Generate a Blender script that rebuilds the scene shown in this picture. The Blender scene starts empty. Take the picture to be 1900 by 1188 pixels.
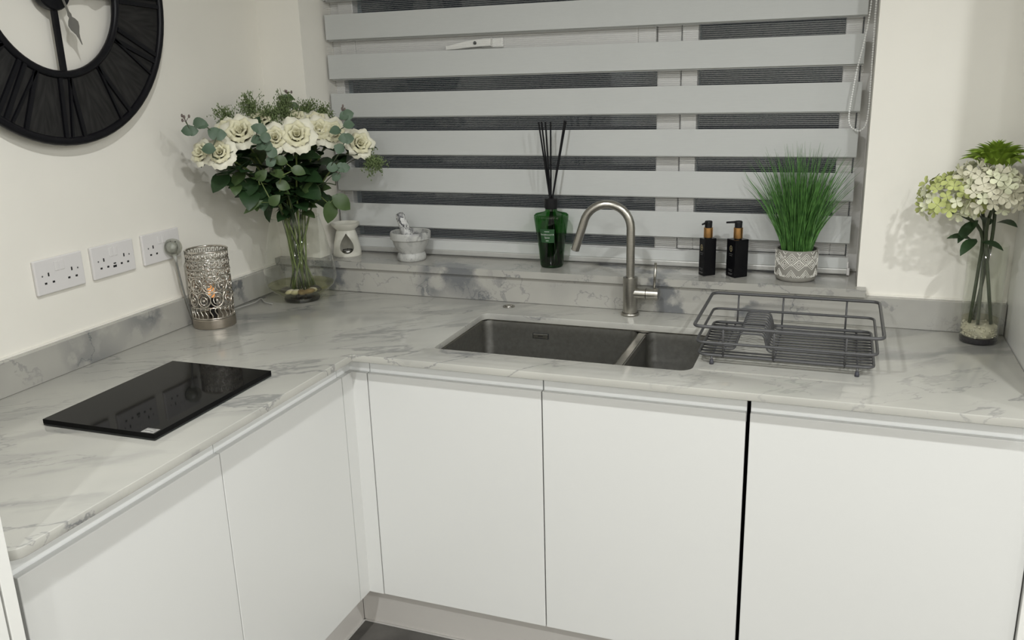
import bpy, bmesh, math, random
from mathutils import Vector, Matrix
random.seed(7)
PI = math.pi
scene = bpy.context.scene
COL = scene.collection

# ------------------------------------------------------------------ camera
cam_d = bpy.data.cameras.new('camera')
cam_d.sensor_width = 36.0
cam_d.lens = 36.0 * 1602.2 / 1900.0
cam_d.clip_start = 0.02
cam = bpy.data.objects.new('camera', cam_d)
COL.objects.link(cam)
_f = Vector((-0.34357798, 0.89832954, -0.27378496))
_r = Vector((0.93646579, 0.34964295, -0.02795785))
_u = Vector((-0.07061162, 0.26599595, 0.9613845))
m4 = Matrix.Identity(4)
for i in range(3):
    m4[i][0], m4[i][1], m4[i][2] = _r[i], _u[i], -_f[i]
m4.translation = Vector((1.80465, -2.48295, 1.59051))
cam.matrix_world = m4
scene.camera = cam

# ------------------------------------------------------------------ world (night outside) + exposure
world = bpy.data.worlds.new('night')
scene.world = world
world.use_nodes = True
world.node_tree.nodes['Background'].inputs['Color'].default_value = (0.10, 0.13, 0.17, 1)
world.node_tree.nodes['Background'].inputs['Strength'].default_value = 0.06
scene.view_settings.view_transform = 'Standard'
scene.view_settings.look = 'None'
scene.view_settings.gamma = 1.0
scene.view_settings.use_curve_mapping = False
scene.view_settings.exposure = 0.0
scene.cycles.max_bounces = 8
scene.cycles.transparent_max_bounces = 16

# ------------------------------------------------------------------ ceiling downlights (positions)
LAMP_COLOR = (0.985, 1.0, 1.0)
LAMP_W = 15.8
CEIL = 2.40
LAMPS = [(x, y) for x in (1.15, 2.50, 3.85, 5.20) for y in (-1.58, -2.93, -4.28, -5.63)]

# =================================================================== helpers
def link(o, parent=None):
    COL.objects.link(o)
    if parent is not None:
        o.parent = parent
    return o

def mesh_obj(name, verts, faces, mat, parent=None, smooth=False, loc=None):
    me = bpy.data.meshes.new(name)
    me.from_pydata([tuple(v) for v in verts], [], faces)
    me.update()
    return obj_from_mesh(name, me, mat, parent, smooth, loc)

def obj_from_mesh(name, me, mat, parent=None, smooth=False, loc=None):
    if mat is not None and len(me.materials) == 0:
        me.materials.append(mat)
    if smooth:
        for p in me.polygons:
            p.use_smooth = True
    o = bpy.data.objects.new(name, me)
    if loc is not None:
        o.location = loc
    return link(o, parent)

def dup(o, parent=None, mw=None):
    c = o.copy()
    COL.objects.link(c)
    c.parent = parent
    if mw is not None:
        c.matrix_basis = mw
    return c

def thing(name, label, cat, loc=(0, 0, 0), rz=0.0, group=None):
    o = bpy.data.objects.new(name, None)
    o.empty_display_size = 0.02
    o.location = loc
    o.rotation_euler = (0, 0, rz)
    link(o)
    return tag(o, label, cat, group)

def tag(o, label, cat, group=None, kind=None):
    o['label'] = label
    o['category'] = cat
    if group: o['group'] = group
    if kind: o['kind'] = kind
    return o

def struct(o, label=None, cat=None):
    o['kind'] = 'structure'
    if label: o['label'] = label
    if cat: o['category'] = cat
    return o

class MB:
    """collects shapes, builds ONE mesh"""
    def __init__(s):
        s.v, s.f = [], []
    def add(s, verts, faces):
        n = len(s.v)
        s.v += [tuple(v) for v in verts]
        s.f += [tuple(i + n for i in f) for f in faces]
        return s
    def box(s, x0, x1, y0, y1, z0, z1):
        v = [(x0,y0,z0),(x1,y0,z0),(x1,y1,z0),(x0,y1,z0),(x0,y0,z1),(x1,y0,z1),(x1,y1,z1),(x0,y1,z1)]
        return s.add(v, [(0,3,2,1),(4,5,6,7),(0,1,5,4),(1,2,6,5),(2,3,7,6),(3,0,4,7)])
    def tube(s, pts, r, n=8, closed=False, caps=True, r_end=None):
        P = [Vector(p) for p in pts]
        N = len(P)
        T = []
        for i in range(N):
            if closed:
                t = P[(i+1) % N] - P[i-1]
            else:
                t = P[min(i+1, N-1)] - P[max(i-1, 0)]
            T.append(t.normalized() if t.length > 1e-9 else Vector((0,0,1)))
        a = Vector((0,0,1)) if abs(T[0].z) < 0.9 else Vector((1,0,0))
        nrm = (a - T[0]*a.dot(T[0])).normalized()
        rings = []
        for i in range(N):
            nrm = (nrm - T[i]*nrm.dot(T[i]))
            if nrm.length < 1e-6:
                a = Vector((0,0,1)) if abs(T[i].z) < 0.9 else Vector((1,0,0))
                nrm = a - T[i]*a.dot(T[i])
            nrm.normalize()
            b = T[i].cross(nrm)
            rr = r if r_end is None else r + (r_end - r) * i / max(1, N-1)
            rings.append([P[i] + (nrm*math.cos(2*PI*k/n) + b*math.sin(2*PI*k/n))*rr for k in range(n)])
        v = [q for ring in rings for q in ring]
        f = []
        M = N if closed else N-1
        for i in range(M):
            j = (i+1) % N
            for k in range(n):
                k2 = (k+1) % n
                f.append((i*n+k, i*n+k2, j*n+k2, j*n+k))
        if not closed and caps:
            f.append(tuple(range(n-1, -1, -1)))
            f.append(tuple((N-1)*n + k for k in range(n)))
        return s.add(v, f)
    def lathe(s, prof, n=32, cx=0, cy=0, cap=False):
        v, f = [], []
        m = len(prof)
        for (r, z) in prof:
            for k in range(n):
                a = 2*PI*k/n
                v.append((cx + r*math.cos(a), cy + r*math.sin(a), z))
        for i in range(m-1):
            for k in range(n):
                k2 = (k+1) % n
                f.append((i*n+k, i*n+k2, (i+1)*n+k2, (i+1)*n+k))
        if cap:
            f.append(tuple(range(n-1, -1, -1)))
            f.append(tuple((m-1)*n + k for k in range(n)))
        return s.add(v, f)
    def ball(s, c, r, n=8, m=5, sz=1.0):
        prof = [(max(1e-4, r*math.sin(PI*i/m)), c[2] - r*sz*math.cos(PI*i/m)) for i in range(m+1)]
        return s.lathe(prof, n, c[0], c[1])
    def build(s, name, mat, parent=None, smooth=False, loc=None, bevel=0.0, seg=2):
        me = bpy.data.meshes.new(name)
        me.from_pydata(s.v, [], s.f)
        me.update()
        if bevel > 0:
            bm = bmesh.new(); bm.from_mesh(me)
            es = [e for e in bm.edges if len(e.link_faces) == 2 and e.calc_face_angle(0) > 0.5]
            bmesh.ops.bevel(bm, geom=es, offset=bevel, segments=seg, profile=0.5, affect='EDGES', clamp_overlap=True)
            bm.to_mesh(me); bm.free()
        return obj_from_mesh(name, me, mat, parent, smooth, loc)

def auto_smooth(o, angle=0.6):
    for p in o.data.polygons:
        p.use_smooth = True
    bm = bmesh.new(); bm.from_mesh(o.data)
    for e in bm.edges:
        e.smooth = not (len(e.link_faces) == 2 and e.calc_face_angle(0) > angle)
    bm.to_mesh(o.data); bm.free()
    return o

def round_path(pts, r, closed=False, n=5):
    P = [Vector(p) for p in pts]
    N = len(P); out = []
    for i in range(N):
        if not closed and i in (0, N-1):
            out.append(P[i]); continue
        a = P[i-1] - P[i]; b = P[(i+1) % N] - P[i]
        rr = min(r, a.length*0.49, b.length*0.49)
        p0 = P[i] + a.normalized()*rr; p2 = P[i] + b.normalized()*rr
        for k in range(n+1):
            t = k/n
            out.append(p0*(1-t)**2 + P[i]*2*t*(1-t) + p2*t*t)
    return out

def bez(p0, p1, p2, n=8):
    p0, p1, p2 = Vector(p0), Vector(p1), Vector(p2)
    return [p0*(1-t)**2 + p1*2*t*(1-t) + p2*t*t for t in [k/n for k in range(n+1)]]

def eval_mesh(o):
    dg = bpy.context.evaluated_depsgraph_get()
    return bpy.data.meshes.new_from_object(o.evaluated_get(dg))

def boolean_diff(o, cutters):
    for c in cutters:
        md = o.modifiers.new('cut', 'BOOLEAN')
        md.operation = 'DIFFERENCE'; md.object = c; md.solver = 'EXACT'
    bpy.context.view_layer.update()
    me = eval_mesh(o)
    o.modifiers.clear()
    old = o.data; o.data = me
    bpy.data.meshes.remove(old)
    for c in cutters:
        d = c.data
        bpy.data.objects.remove(c)
        bpy.data.meshes.remove(d)
    return o

def outline_slab(name, loops, z0, z1, bevel, mat):
    """2D outlines (first outer, rest holes) -> bevelled slab with holes"""
    cu = bpy.data.curves.new(name, 'CURVE')
    cu.dimensions = '2D'; cu.fill_mode = 'BOTH'
    cu.extrude = (z1 - z0)/2 - bevel
    cu.bevel_depth = bevel; cu.bevel_resolution = 2; cu.offset = -bevel
    for lp in loops:
        sp = cu.splines.new('POLY'); sp.points.add(len(lp)-1)
        for p, q in zip(sp.points, lp):
            p.co = (q[0], q[1], 0, 1)
        sp.use_cyclic_u = True
    o = bpy.data.objects.new(name, cu); COL.objects.link(o)
    bpy.context.view_layer.update()
    me = eval_mesh(o)
    bpy.data.objects.remove(o)
    bpy.data.curves.remove(cu)
    bm = bmesh.new(); bm.from_mesh(me)
    bmesh.ops.remove_doubles(bm, verts=bm.verts, dist=1e-5)
    bmesh.ops.translate(bm, verts=bm.verts, vec=(0, 0, (z0+z1)/2))
    bm.to_mesh(me); bm.free()
    me.materials.clear()
    return obj_from_mesh(name, me, mat)

def rrect(x0, x1, y0, y1, r, n=6, rs=None):
    rs = rs or (r, r, r, r)   # (x0y0, x1y0, x1y1, x0y1)
    out = []
    for (cx, cy, a0, rr) in ((x0, y0, PI, rs[0]), (x1, y0, 1.5*PI, rs[1]), (x1, y1, 0, rs[2]), (x0, y1, 0.5*PI, rs[3])):
        ox = cx + (rr if cx == x0 else -rr); oy = cy + (rr if cy == y0 else -rr)
        for k in range(n+1):
            a = a0 + 0.5*PI*k/n
            out.append((ox + rr*math.cos(a), oy + rr*math.sin(a)))
    return out

def text_obj(name, body, size, mat, parent, mw, depth=0.0002, align='CENTER'):
    cu = bpy.data.curves.new(name, 'FONT')
    cu.body = body; cu.size = size; cu.extrude = depth; cu.resolution_u = 2
    cu.align_x = align; cu.align_y = 'CENTER'
    o = bpy.data.objects.new(name, cu); COL.objects.link(o)
    bpy.context.view_layer.update()
    me = eval_mesh(o)
    bpy.data.objects.remove(o); bpy.data.curves.remove(cu)
    me.materials.clear()
    r = obj_from_mesh(name, me, mat, parent)
    r.matrix_basis = mw
    return r

# =================================================================== materials
def new_mat(name):
    m = bpy.data.materials.new(name); m.use_nodes = True
    return m, m.node_tree, m.node_tree.nodes['Principled BSDF']

def pmat(name, col, rough=0.5, metal=0.0, noise=0.0, nscale=40, bump=0.0, bscale=200, spec=0.5, coat=0.0, stretch=None):
    m, nt, b = new_mat(name)
    b.inputs['Base Color'].default_value = (*col, 1)
    b.inputs['Roughness'].default_value = rough
    b.inputs['Metallic'].default_value = metal
    b.inputs['Specular IOR Level'].default_value = spec
    b.inputs['Coat Weight'].default_value = coat
    tc = nt.nodes.new('ShaderNodeTexCoord')
    mp = nt.nodes.new('ShaderNodeMapping')
    nt.links.new(tc.outputs['Object'], mp.inputs['Vector'])
    if stretch: mp.inputs['Scale'].default_value = stretch
    if noise > 0:
        n = nt.nodes.new('ShaderNodeTexNoise'); n.inputs['Scale'].default_value = nscale; n.inputs['Detail'].default_value = 4
        nt.links.new(mp.outputs['Vector'], n.inputs['Vector'])
        r = nt.nodes.new('ShaderNodeMapRange')
        r.inputs['From Min'].default_value = 0.3; r.inputs['From Max'].default_value = 0.7
        r.inputs['To Min'].default_value = 1-noise; r.inputs['To Max'].default_value = 1+noise
        nt.links.new(n.outputs['Fac'], r.inputs['Value'])
        mx = nt.nodes.new('ShaderNodeVectorMath'); mx.operation = 'SCALE'
        mx.inputs[0].default_value = col
        nt.links.new(r.outputs['Result'], mx.inputs['Scale'])
        nt.links.new(mx.outputs['Vector'], b.inputs['Base Color'])
    if bump > 0:
        n2 = nt.nodes.new('ShaderNodeTexNoise'); n2.inputs['Scale'].default_value = bscale
        nt.links.new(mp.outputs['Vector'], n2.inputs['Vector'])
        bp = nt.nodes.new('ShaderNodeBump'); bp.inputs['Strength'].default_value = bump; bp.inputs['Distance'].default_value = 0.001
        nt.links.new(n2.outputs['Fac'], bp.inputs['Height'])
        nt.links.new(bp.outputs['Normal'], b.inputs['Normal'])
    return m

def thin_glass(name, col, refl=0.05, edge=0.55, rough=0.02):
    m = bpy.data.materials.new(name); m.use_nodes = True
    nt = m.node_tree; nt.nodes.clear()
    out = nt.nodes.new('ShaderNodeOutputMaterial')
    tr = nt.nodes.new('ShaderNodeBsdfTransparent'); tr.inputs['Color'].default_value = (*col, 1)
    gl = nt.nodes.new('ShaderNodeBsdfGlossy'); gl.inputs['Roughness'].default_value = rough
    gl.inputs['Color'].default_value = (1, 1, 1, 1)
    lw = nt.nodes.new('ShaderNodeLayerWeight'); lw.inputs['Blend'].default_value = 0.5
    pw = nt.nodes.new('ShaderNodeMath'); pw.operation = 'POWER'; pw.inputs[1].default_value = 4.0
    ma = nt.nodes.new('ShaderNodeMath'); ma.operation = 'MULTIPLY_ADD'; ma.inputs[1].default_value = edge; ma.inputs[2].default_value = refl
    mx = nt.nodes.new('ShaderNodeMixShader')
    nt.links.new(lw.outputs['Facing'], pw.inputs[0])
    nt.links.new(pw.outputs[0], ma.inputs[0])
    nt.links.new(ma.outputs[0], mx.inputs['Fac'])
    nt.links.new(tr.outputs[0], mx.inputs[1]); nt.links.new(gl.outputs[0], mx.inputs[2])
    nt.links.new(mx.outputs[0], out.inputs['Surface'])
    return m

def marble(name, base, grey, thin_amt, patch_amt, scale=1.0, rot=(0, 0, 0.65), stretch=(0.55, 1.5, 1.5), rough=0.12, cloud=0.10, fine=1.0):
    m, nt, b = new_mat(name)
    N, L = nt.nodes, nt.links
    tc = N.new('ShaderNodeNewGeometry')
    mp = N.new('ShaderNodeMapping'); mp.vector_type = 'TEXTURE'
    mp.inputs['Rotation'].default_value = rot
    mp.inputs['Scale'].default_value = tuple(1/(s*scale) for s in stretch)
    L.new(tc.outputs['Position'], mp.inputs['Vector'])
    w = N.new('ShaderNodeTexNoise'); w.inputs['Scale'].default_value = 3.0; w.inputs['Detail'].default_value = 6; w.inputs['Roughness'].default_value = 0.6
    L.new(mp.outputs['Vector'], w.inputs['Vector'])
    ws = N.new('ShaderNodeVectorMath'); ws.operation = 'MULTIPLY_ADD'
    ws.inputs[1].default_value = (0.55, 0.55, 0.55)
    L.new(w.outputs['Color'], ws.inputs[0]); L.new(mp.outputs['Vector'], ws.inputs[2])
    def ridge(sc, width, soft, seed):
        n = N.new('ShaderNodeTexNoise'); n.noise_dimensions = '4D'
        n.inputs['W'].default_value = seed
        n.inputs['Scale'].default_value = sc; n.inputs['Detail'].default_value = 3; n.inputs['Roughness'].default_value = 0.45
        L.new(ws.outputs['Vector'], n.inputs['Vector'])
        s = N.new('ShaderNodeMath'); s.operation = 'SUBTRACT'; s.inputs[1].default_value = 0.5
        L.new(n.outputs['Fac'], s.inputs[0])
        a = N.new('ShaderNodeMath'); a.operation = 'ABSOLUTE'; L.new(s.outputs[0], a.inputs[0])
        r = N.new('ShaderNodeMapRange'); r.interpolation_type = 'SMOOTHSTEP'
        r.inputs['From Min'].default_value = width; r.inputs['From Max'].default_value = width+soft
        r.inputs['To Min'].default_value = 1; r.inputs['To Max'].default_value = 0
        L.new(a.outputs[0], r.inputs['Value'])
        return r.outputs['Result']
    def mask(sc, lo, hi, seed):
        n = N.new('ShaderNodeTexNoise'); n.noise_dimensions = '4D'; n.inputs['W'].default_value = seed
        n.inputs['Scale'].default_value = sc; n.inputs['Detail'].default_value = 2
        L.new(mp.outputs['Vector'], n.inputs['Vector'])
        r = N.new('ShaderNodeMapRange'); r.inputs['From Min'].default_value = lo; r.inputs['From Max'].default_value = hi
        L.new(n.outputs['Fac'], r.inputs['Value'])
        return r.outputs['Result']
    def mul(a, c):
        q = N.new('ShaderNodeMath'); q.operation = 'MULTIPLY'
        L.new(a, q.inputs[0])
        if isinstance(c, (int, float)): q.inputs[1].default_value = c
        else: L.new(c, q.inputs[1])
        return q.outputs[0]
    def add(a, c):
        q = N.new('ShaderNodeMath'); q.operation = 'ADD'; q.use_clamp = True
        L.new(a, q.inputs[0]); L.new(c, q.inputs[1])
        return q.outputs[0]
    thin = mul(mul(ridge(1.9, 0.000, 0.012*fine, 1.3), mask(1.6, 0.42, 0.58, 5.0)), thin_amt)
    thin2 = mul(mul(ridge(3.6, 0.0, 0.014*fine, 7.7), mask(2.1, 0.47, 0.6, 9.0)), thin_amt*0.7)
    patch = mul(mul(ridge(1.3, 0.010, 0.045, 3.1), mask(1.3, 0.44, 0.56, 2.2)), patch_amt)
    cl = mul(mask(4.0, 0.35, 0.75, 11.0), cloud)
    tot = add(add(thin, thin2), add(patch, cl))
    mix = N.new('ShaderNodeMix'); mix.data_type = 'RGBA'
    mix.inputs['A'].default_value = (*base, 1); mix.inputs['B'].default_value = (*grey, 1)
    L.new(tot, mix.inputs['Factor'])
    L.new(mix.outputs['Result'], b.inputs['Base Color'])
    b.inputs['Roughness'].default_value = rough
    return m

M = {}
M['wall'] = pmat('wall_paint', (0.83, 0.805, 0.735), 0.85, noise=0.015, nscale=6, bump=0.08, bscale=300)
M['ceiling'] = pmat('ceiling_paint', (0.82, 0.81, 0.77), 0.9, noise=0.01)
M['floor'] = pmat('floor_tile', (0.085, 0.08, 0.072), 0.55, noise=0.35, nscale=9)
M['reveal'] = M['wall']
M['worktop'] = marble('worktop_quartz', (0.46, 0.452, 0.41), (0.185, 0.188, 0.188), 0.60, 0.50, scale=1.25, cloud=0.20)
M['upstand'] = marble('upstand_quartz', (0.40, 0.39, 0.355), (0.155, 0.16, 0.165), 0.7, 0.95, scale=2.1, rot=(0.3, 0.5, 0.4), stretch=(1, 1, 1), cloud=0.22)
M['door'] = pmat('door_white', (0.655, 0.655, 0.632), 0.32, noise=0.006, nscale=3)
M['rail'] = pmat('rail_white', (0.86, 0.87, 0.86), 0.35, noise=0.01, nscale=5)
M['carcass'] = pmat('carcass_dark', (0.03, 0.03, 0.03), 0.7, noise=0.1)
M['panel'] = pmat('panel_white', (0.76, 0.755, 0.72), 0.3, noise=0.006, nscale=3)
M['plinth'] = pmat('plinth_grey', (0.60, 0.575, 0.54), 0.22, noise=0.01, nscale=4)
M['plinth_seal'] = pmat('plinth_seal', (0.6, 0.58, 0.55), 0.4, noise=0.02)
M['upvc'] = pmat('upvc_white', (0.64, 0.63, 0.605), 0.35, noise=0.01)
M['handle_white'] = pmat('window_handle_white', (0.80, 0.79, 0.75), 0.3, noise=0.01)
M['gasket'] = pmat('gasket_grey', (0.10, 0.10, 0.10), 0.6, noise=0.05)
M['glass'] = thin_glass('window_glass', (0.75, 0.8, 0.83), 0.025, 0.5, 0.01)
M['steel'] = pmat('brushed_steel', (0.42, 0.405, 0.37), 0.28, 1.0, noise=0.10, nscale=60, stretch=(1, 1, 12))
M['sinksteel'] = pmat('sink_steel', (0.30, 0.295, 0.275), 0.36, 1.0, noise=0.10, nscale=90, stretch=(1, 1, 1))
M['chrome'] = pmat('chrome', (0.62, 0.585, 0.53), 0.16, 1.0, noise=0.05)
M['nickel'] = pmat('satin_nickel', (0.46, 0.41, 0.35), 0.3, 1.0, noise=0.06, nscale=50, stretch=(1, 1, 10))
M['blackwood'] = pmat('black_stained_wood', (0.021, 0.0205, 0.020), 0.65, spec=0.2, noise=0.35, nscale=18, stretch=(6, 6, 1.0), bump=0.2, bscale=60)
M['blackmetal'] = pmat('black_metal', (0.006, 0.006, 0.008), 0.38, noise=0.1, spec=0.2)
M['hand'] = pmat('clock_hand_silver', (0.32, 0.31, 0.29), 0.35, 0.8, noise=0.05)
M['plastic'] = pmat('white_plastic', (0.72, 0.70, 0.69), 0.3, noise=0.008)
M['hole'] = pmat('dark_slot', (0.012, 0.012, 0.012), 0.6, noise=0.1)
M['blackglass'] = pmat('black_glass', (0.006, 0.006, 0.006), 0.04, noise=0.1, spec=0.05)
M['blackglass_side'] = pmat('black_glass_edge', (0.007, 0.009, 0.010), 0.3, noise=0.1)
M['sticker'] = pmat('sticker_silver', (0.30, 0.29, 0.28), 0.4, noise=0.3, nscale=160)
M['rackmetal'] = pmat('rack_grey_coat', (0.062, 0.062, 0.064), 0.42, noise=0.05)
M['rubber'] = pmat('rack_foot_rubber', (0.035, 0.035, 0.045), 0.6, noise=0.1)
M['ceramic'] = pmat('cream_ceramic', (0.66, 0.645, 0.57), 0.3, noise=0.02, nscale=20)
M['wax'] = pmat('tealight_wax', (0.75, 0.73, 0.68), 0.4, noise=0.03)
M['tin'] = pmat('tealight_tin', (0.6, 0.6, 0.58), 0.3, 1.0, noise=0.05)
M['mortar'] = marble('mortar_marble', (0.47, 0.47, 0.445), (0.13, 0.13, 0.135), 0.5, 0.75, scale=9.0, rot=(0.5, 0.3, 0.4), stretch=(1, 1, 1), rough=0.4, cloud=0.2, fine=2.0)
M['pestle'] = marble('pestle_marble', (0.62, 0.62, 0.60), (0.035, 0.035, 0.045), 0.9, 0.9, scale=26.0, rot=(0.5, 0.3, 0.9), stretch=(1, 1, 1), rough=0.4, cloud=0.25, fine=3.0)
M['greenglass'] = thin_glass('green_glass', (0.17, 0.43, 0.16), 0.05, 0.35)
M['greenliquid'] = thin_glass('green_liquid', (0.25, 0.50, 0.22), 0.02, 0.12)
M['greenbase'] = pmat('green_glass_base', (0.006, 0.03, 0.008), 0.1, noise=0.1)
M['greenlabel'] = pmat('green_label', (0.02, 0.075, 0.025), 0.5, noise=0.05)
M['whiteprint'] = pmat('white_print', (0.6, 0.62, 0.58), 0.6, noise=0.02)
M['greyprint'] = pmat('grey_print', (0.12, 0.12, 0.12), 0.6, noise=0.02)
M['blackcap'] = pmat('black_cap', (0.012, 0.012, 0.013), 0.5, noise=0.08, spec=0.2)
M['reed'] = pmat('black_reed', (0.008, 0.008, 0.009), 0.7, noise=0.2, spec=0.2)
M['bottle'] = pmat('black_bottle', (0.005, 0.005, 0.006), 0.22, noise=0.05, spec=0.2)
M['gold'] = pmat('copper_gold', (0.62, 0.34, 0.13), 0.3, 1.0, noise=0.05, nscale=60)
M['goldprint'] = pmat('gold_print', (0.34, 0.29, 0.17), 0.5, 0.3, noise=0.3, nscale=400)
M['pot'] = pmat('pot_grey', (0.25, 0.24, 0.212), 0.75, noise=0.06, nscale=80, bump=0.2, bscale=500)
M['potline'] = pmat('pot_white_line', (0.82, 0.80, 0.74), 0.7, noise=0.05)
M['soil'] = pmat('dark_soil', (0.006, 0.008, 0.005), 0.9, noise=0.3)
M['vaseglass'] = thin_glass('vase_glass', (0.965, 0.972, 0.955), 0.035, 0.75)
M['water'] = thin_glass('vase_water', (0.80, 0.80, 0.60), 0.03, 0.25)
M['watertop'] = thin_glass('vase_water_surface', (0.93, 0.93, 0.88), 0.03, 0.30)
M['water2'] = thin_glass('vase_water_clear', (0.93, 0.91, 0.82), 0.03, 0.25)
M['glassbase'] = thin_glass('vase_thick_base', (0.30, 0.29, 0.22), 0.07, 0.4)
M['darkbase'] = pmat('dark_base_layer', (0.02, 0.018, 0.022), 0.2, noise=0.3, nscale=100)
M['petal'] = pmat('rose_petal_cream', (0.70, 0.67, 0.47), 0.6, noise=0.05, nscale=8)
M['petal_out'] = pmat('rose_petal_white', (0.72, 0.70, 0.57), 0.6, noise=0.04, nscale=8)
M['leaf_dark'] = pmat('leaf_dark', (0.018, 0.045, 0.014), 0.45, noise=0.35, nscale=15)
M['leaf_mid'] = pmat('leaf_mid', (0.055, 0.095, 0.028), 0.45, noise=0.3, nscale=15)
M['leaf_euc'] = pmat('leaf_eucalyptus', (0.078, 0.125, 0.078), 0.55, noise=0.15, nscale=20)
M['stem'] = pmat('stem_green', (0.12, 0.16, 0.045), 0.5, noise=0.2, nscale=30)
M['stem_dark'] = pmat('stem_dark', (0.045, 0.06, 0.028), 0.5, noise=0.2, nscale=30)
M['spray'] = pmat('filler_green', (0.12, 0.165, 0.06), 0.7, noise=0.35, nscale=60)
M['bud'] = pmat('eucalyptus_bud', (0.16, 0.125, 0.11), 0.6, noise=0.2)
M['hyd_white'] = pmat('hydrangea_white', (0.62, 0.595, 0.45), 0.65, noise=0.08, nscale=12)
M['hyd_green'] = pmat('hydrangea_green', (0.46, 0.50, 0.18), 0.65, noise=0.30, nscale=14)
M['hyd_pale'] = pmat('hydrangea_pale', (0.66, 0.67, 0.47), 0.65, noise=0.15, nscale=14)
M['mum'] = pmat('chrysanthemum_green', (0.28, 0.42, 0.045), 0.55, noise=0.25, nscale=10)
M['pebble'] = pmat('white_pebble', (0.62, 0.60, 0.56), 0.6, noise=0.25, nscale=30)
M['stone1'] = pmat('stone_cream', (0.60, 0.55, 0.45), 0.4, noise=0.15)
M['stone2'] = pmat('stone_brown', (0.24, 0.17, 0.10), 0.4, noise=0.25)
M['stone3'] = pmat('stone_dark', (0.05, 0.045, 0.035), 0.35, noise=0.3)
M['cable'] = pmat('cable_grey', (0.35, 0.345, 0.32), 0.35, noise=0.05)
M['cable_dark'] = pmat('cable_dark_grey', (0.20, 0.20, 0.185), 0.4, noise=0.05)
M['plugclear'] = thin_glass('plug_clear_plastic', (0.80, 0.81, 0.77), 0.08, 0.5, 0.1)
M['plugcore'] = pmat('plug_core_grey', (0.46, 0.46, 0.43), 0.4, noise=0.1)
M['chain'] = pmat('blind_chain', (0.88, 0.88, 0.86), 0.3, noise=0.03)
M['alu'] = pmat('blind_rail_aluminium', (0.50, 0.50, 0.48), 0.35, 0.4, noise=0.04)
M['slat'] = pmat('blind_slat_fabric', (0.52, 0.53, 0.515), 0.85, noise=0.02, nscale=120, stretch=(0.3, 1, 8), bump=0.1, bscale=900)

def sheer_mat(lines):
    m = bpy.data.materials.new('blind_sheer_fabric'); m.use_nodes = True
    nt = m.node_tree; nt.nodes.clear(); N, L = nt.nodes, nt.links
    out = N.new('ShaderNodeOutputMaterial')
    geo = N.new('ShaderNodeNewGeometry')
    sep = N.new('ShaderNodeSeparateXYZ'); L.new(geo.outputs['Position'], sep.inputs[0])
    q = N.new('ShaderNodeMath'); q.operation = 'MULTIPLY'; q.inputs[1].default_value = 1/0.0056
    L.new(sep.outputs['Z'], q.inputs[0])
    fr = N.new('ShaderNodeMath'); fr.operation = 'FRACT'; L.new(q.outputs[0], fr.inputs[0])
    sb = N.new('ShaderNodeMath'); sb.operation = 'SUBTRACT'; sb.inputs[1].default_value = 0.5; L.new(fr.outputs[0], sb.inputs[0])
    ab = N.new('ShaderNodeMath'); ab.operation = 'ABSOLUTE'; L.new(sb.outputs[0], ab.inputs[0])
    r = N.new('ShaderNodeMapRange'); r.inputs['From Min'].default_value = 0.10; r.inputs['From Max'].default_value = 0.22
    r.inputs['To Min'].default_value = 0.24 if lines else 0.02; r.inputs['To Max'].default_value = 0.015 if lines else 0.02
    L.new(ab.outputs[0], r.inputs['Value'])
    tr = N.new('ShaderNodeBsdfTransparent')
    df = N.new('ShaderNodeBsdfDiffuse'); df.inputs['Color'].default_value = (0.62, 0.63, 0.62, 1)
    mx = N.new('ShaderNodeMixShader')
    L.new(r.outputs['Result'], mx.inputs['Fac']); L.new(tr.outputs[0], mx.inputs[1]); L.new(df.outputs[0], mx.inputs[2])
    L.new(mx.outputs[0], out.inputs['Surface'])
    return m
M['sheer'] = sheer_mat(True); M['sheer_rear'] = sheer_mat(False)

def emit_mat(name, col, s):
    m = bpy.data.materials.new(name); m.use_nodes = True
    nt = m.node_tree; nt.nodes.clear()
    o = nt.nodes.new('ShaderNodeOutputMaterial'); e = nt.nodes.new('ShaderNodeEmission')
    e.inputs['Color'].default_value = (*col, 1); e.inputs['Strength'].default_value = s
    nt.links.new(e.outputs[0], o.inputs['Surface'])
    return m
M['bulb'] = emit_mat('warm_bulb', (1.0, 0.45, 0.16), 0.75)

# =================================================================== room shell
RX, RY = 6.2, -6.6
WX0, WX1, WZ0, WZ1 = 0.162, 1.870, 0.982, 2.16     # window opening
struct(MB().box(-0.3, RX+0.3, RY-0.3, 0.3, -0.12, 0.0).build('floor', M['floor']), 'dark grey tiled kitchen floor', 'floor')
struct(MB().box(-0.3, RX+0.3, RY-0.3, 0.3, CEIL, CEIL+0.1).build('ceiling', M['ceiling']))
struct(MB().box(-0.25, 0.0, RY-0.25, 0.3, 0, CEIL).build('wall_left', M['wall']))
struct(MB().box(RX, RX+0.25, RY-0.25, 0.3, 0, CEIL).build('wall_right', M['wall']))
struct(MB().box(0, RX, RY-0.25, RY, 0, CEIL).build('wall_front', M['wall']))
wb = MB()
wb.box(0, WX0, 0, 0.3, 0, CEIL).box(WX1, RX, 0, 0.3, 0, CEIL).box(WX0, WX1, 0, 0.3, 0, WZ0).box(WX0, WX1, 0, 0.3, WZ1, CEIL)
struct(wb.build('wall_back', M['wall']))

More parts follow.
